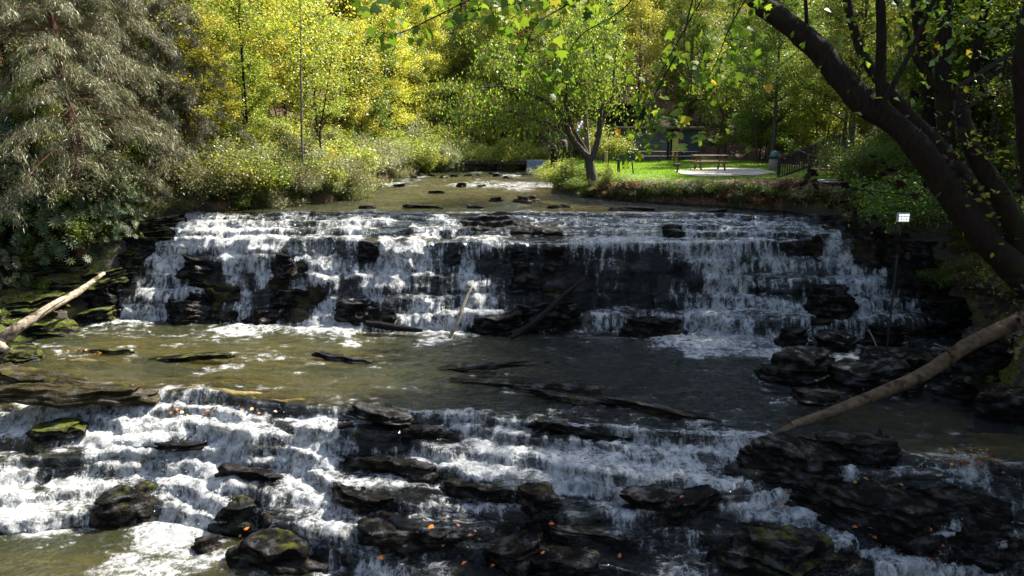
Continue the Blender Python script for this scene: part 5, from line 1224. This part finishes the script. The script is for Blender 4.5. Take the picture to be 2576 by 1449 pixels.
P = at_y(1417, 368, 41); mb = MB(); mb.tube([(0, 0, -.42), (0, 0, -.3), (0, 0, .25), (0, 0, .36)], [.16, .24, .22, .12], 16); fd = mb.build('hanging_barrel', M['wood_dark'], None, True); fd.location = tuple(P); tag(fd, 'dark round barrel hanging behind the forked tree limbs', 'barrel'); mb = MB(); mb.tube([(0, 0, .3), (0, 0, 2.2)], [.015, .015], 5); mb.build('rope', M['wood_dark'], fd)
# railings
def railing(lab, p0, p1, Y0, Y1, drop, n, r=.05, bw=.035, mat='wood_dark'):
    A, Bq = at_y(*p0, Y0), at_y(*p1, Y1); e = empty('stair_railing', A, lab, 'railing'); A0 = A.copy(); dv = np.array([0, 0, -drop])
    mb = MB(); mb.bar(A - A0, Bq - A0, r * 2, r * 2.4, b=.01); mb.build('handrail', M[mat], e); mb = MB(); mb.bar(A - A0 + dv, Bq - A0 + dv, r * 1.4, r * 2, b=.01); mb.build('bottom_rail', M[mat], e)
    for k in range(n):
        t = (k + .5) / n; p = A + (Bq - A) * t - A0; mb = MB(); mb.bar(p + dv, p, bw, bw); mb.build('baluster', M[mat], e)
    for t in (0, .5, 1):
        p = A + (Bq - A) * t; g = float(terrain(p[:1], p[1:2])[0]); mb = MB(); mb.bar((p[0] - A0[0], p[1] - A0[1] + .08, min(g, p[2] - drop) - .2 - A0[2]), (p[0] - A0[0], p[1] - A0[1] + .08, p[2] - A0[2] + .08), .11, .11, b=.01); mb.build('post', M[mat], e)
railing('dark wooden stair railing beside the trash can', (1962, 398), (2130, 335), 33.5, 31, .85, 26)
railing('dark wooden stair railing high on the right bank', (2415, 215), (2640, 75), 26, 25, .95, 22, .07, .035)
0 and railing('shadowed lower railing under the leaning tree', (1975, 402), (2200, 402), 31, 29, .8, 24)
P = at_y(2076, 448, 29); mb = MB(); g = float(terrain(P[:1], P[1:2])[0])
pk = empty('plank_stack', (P[0], P[1], g), 'pale grey planks stacked on the dark bank right of the pad', 'planks')
for k_ in range(4): mb = MB(); mb.box((.02 * k_, .18 * (k_ % 2), .05 + .07 * k_), (1.1, .15, .05), .06 * k_, b=.006); mb.build('plank', M['white'] if k_ > 1 else M['wood'], pk)
def rope(lab, pts, r=.012):
    P = spline([at_y(*q) for q in pts], 24); tb = Tubes(); tb.add(P - P[0], np.full(24, r), 5); o = tb.build('rope', M['twig']); o.location = tuple(P[0]); tag(o, lab, 'rope')
rope('pale rope stretched low along the front of the concrete pad', [(1840, 438, 33), (1930, 443, 32), (2060, 441, 30)])
rope('pale cable sagging in the shade right of the trash can', [(2003, 374, 30), (2050, 392, 29.5), (2130, 399, 29), (2180, 396, 29)])
P = at_y(1702, 440, 36.5); g = float(terrain(P[:1], P[1:2])[0]); mb = MB(); mb.bar((0, 0, -.1), (.05, 0, .38), .07, .07); mb.box((.0, 0, .42), (.34, .16, .14), .2, b=.02); o = mb.build('water_spigot', M['wood_dark']); o.location = (P[0], P[1], g); tag(o, 'small dark stand with a square head in front of the concrete pad', 'stand')
# coloured bulbs in the forked tree
sl = empty('string_lights', at_y(1424, 326, 35), 'short string of red and blue bulbs in the forked tree', 'string lights'); s0 = np.array(sl.location)
cols = {'red': (1, .03, .05), 'blue': (.1, .2, 1), 'violet': (.6, .2, 1)}
for k_, v_ in cols.items():
    m, nt, out = newmat('bulb_' + k_); em = nt.nodes.new('ShaderNodeEmission'); em.inputs[0].default_value = (*v_, 1); em.inputs[1].default_value = 1.6; nt.links.new(em.outputs[0], out.inputs[0]); M['bulb_' + k_] = m
bp = [(1424, 326, 'red'), (1436, 321, 'red'), (1453, 326, 'blue'), (1457, 318, 'violet'), (1461, 312, 'blue'), (1464, 306, 'violet')]
tb = Tubes(); tb.add(spline([at_y(a, b, 35) - s0 for a, b, _ in bp], 20), np.full(20, .008), 4); tb.build('cord', M['black'], sl)
for a, b, k_ in bp:
    q = at_y(a, b, 35) - s0; mb = MB(); mb.tube([q + np.array([0, 0, -.05]), q + np.array([0, 0, -.02]), q + np.array([0, 0, .04])], [.02, .045, .02], 8); mb.build('bulb', M['bulb_' + k_], sl, True)
# floodlight
P = at_y(2275, 548, 19.0); fl = empty('floodlight', P, 'lit white floodlight fixed on the dark right bank', 'floodlight'); mb = MB(); mb.box((0, .07, 0), (.38, .10, .29), b=.02)
mb.build('housing', M['white'], fl); m, nt, out = newmat('lamp_glow'); em = nt.nodes.new('ShaderNodeEmission'); em.inputs[0].default_value = (.9, 1, .98, 1); em.inputs[1].default_value = .6; nt.links.new(em.outputs[0], out.inputs[0])
mb = MB(); [mb.box((-.12 + .08 * i, .012, .08 * j), (.055, .012, .05), b=.004) for i in range(4) for j in (-1, 0, 1)]; mb.build('lamp_face', m, fl)
fl.scale = (.85,) * 3; g = float(terrain(P[:1], P[1:2] + .15)[0]) - P[2]; mb = MB(); mb.bar((0, .16, min(g, -.3) - .1), (0, .16, 0), .05, .05); mb.build('bracket', M['black'], fl)
# footbridge and weir at the far end
P = at_y(1190, 403, 57); fb = empty('footbridge', (P[0], 57, -2.9), 'low dark timber footbridge across the far end of the river', 'footbridge'); zb = P[2] + 2.9
mb = MB(); [mb.box((-5 + k_ * .25, 0, zb), (.235, 1.2, .07)) for k_ in range(42)]; mb.build('deck', M['wood'], fb); mb = MB(); mb.box((0.1, -.55, zb - .16), (10.6, .12, .22)); mb.box((0.1, .55, zb - .16), (10.6, .12, .22)); mb.build('beam', M['wood_dark'], fb)
for q in (-3.4, 1.6, 4.4): mb = MB(); mb.box((q, 0, zb / 2 - .35), (.5, 1.0, zb + .15), b=.04); mb.build('pier', M['rock'], fb)
P = at_y(1350, 424, 52); wr = empty('stone_weir', (P[0], 52, P[2]), 'small weir spilling white water at the far right bend of the river', 'weir'); mb = MB(); mb.box((0, .4, .1), (1.5, .7, .95), b=.06); mb.build('wall', M['rock'], wr)
n1, n2 = 40, 14; uu, vv = np.meshgrid(np.linspace(-.7, .7, n1), np.linspace(0, 1, n2)); V = np.stack([uu, -.02 - .22 * vv + .03 * fbm(uu * 9, vv * 2, 0, 3), .60 - .95 * vv**1.4], -1).reshape(-1, 3); ids = np.arange(n1 * n2).reshape(n2, n1)
mesh_np('falling_water', V, np.stack([ids[:-1, :-1], ids[:-1, 1:], ids[1:, 1:], ids[1:, :-1]], -1).reshape(-1, 4), plain('weir_water', (.16, .20, .24), .35, (.05, .07, .09), 12, .4), wr, uv=np.stack([uu, vv], -1).reshape(-1, 2), attrs={'foam': np.zeros(n1 * n2), 'steep': np.ones(n1 * n2), 'depth': np.full(n1 * n2, .3)}, smooth=True)
# ------------------------------------------------------------------ light, camera
W_ = bpy.data.worlds.new('World'); sc.world = W_; W_.use_nodes = True
nt = W_.node_tree; nt.nodes.clear()
SUN_EL, SUN_AZ = radians(48), radians(56)      # azimuth measured from the view direction (+Y) towards +X
sky = nt.nodes.new('ShaderNodeTexSky'); sky.sky_type = 'NISHITA'; sky.sun_disc = False
sky.sun_elevation = SUN_EL; sky.sun_rotation = SUN_AZ; sky.altitude = 300; sky.dust_density = 2.5; sky.ozone_density = .8
bg = nt.nodes.new('ShaderNodeBackground'); bg.inputs[1].default_value = .12
wo = nt.nodes.new('ShaderNodeOutputWorld'); nt.links.new(sky.outputs[0], bg.inputs[0]); nt.links.new(bg.outputs[0], wo.inputs[0])
sd = bpy.data.lights.new('sun', 'SUN'); sd.energy = 5; sd.angle = radians(.5); sd.color = (1, .95, .86)
so = link(bpy.data.objects.new('sun', sd))
from mathutils import Vector
svec = Vector((cos(SUN_EL) * sin(SUN_AZ), cos(SUN_EL) * cos(SUN_AZ), sin(SUN_EL)))
so.rotation_euler = svec.to_track_quat('Z', 'Y').to_euler()
so.location = svec * 60
cam = bpy.data.cameras.new('camera'); cam.sensor_width = 36; cam.lens = F / 2576 * 36; cam.clip_end = 500; cam.clip_start = .1
co = link(bpy.data.objects.new('camera', cam)); co.rotation_euler = (radians(90) - PITCH, 0, 0)
sc.camera = co
sc.view_settings.view_transform = 'Standard'; sc.view_settings.look = 'None'; sc.view_settings.exposure = EXPOSURE; sc.view_settings.gamma = 1
for o in list(sc.objects):
    if o.parent is None and "proto" in o:
        for ch in list(o.children): bpy.data.objects.remove(ch)
        bpy.data.objects.remove(o)
c = sc.cycles
c.max_bounces = 6; c.diffuse_bounces = 3; c.glossy_bounces = 2; c.transmission_bounces = 3; c.transparent_max_bounces = 10
c.caustics_reflective = False; c.caustics_refractive = False; c.use_denoising = True; c.sample_clamp_indirect = 4
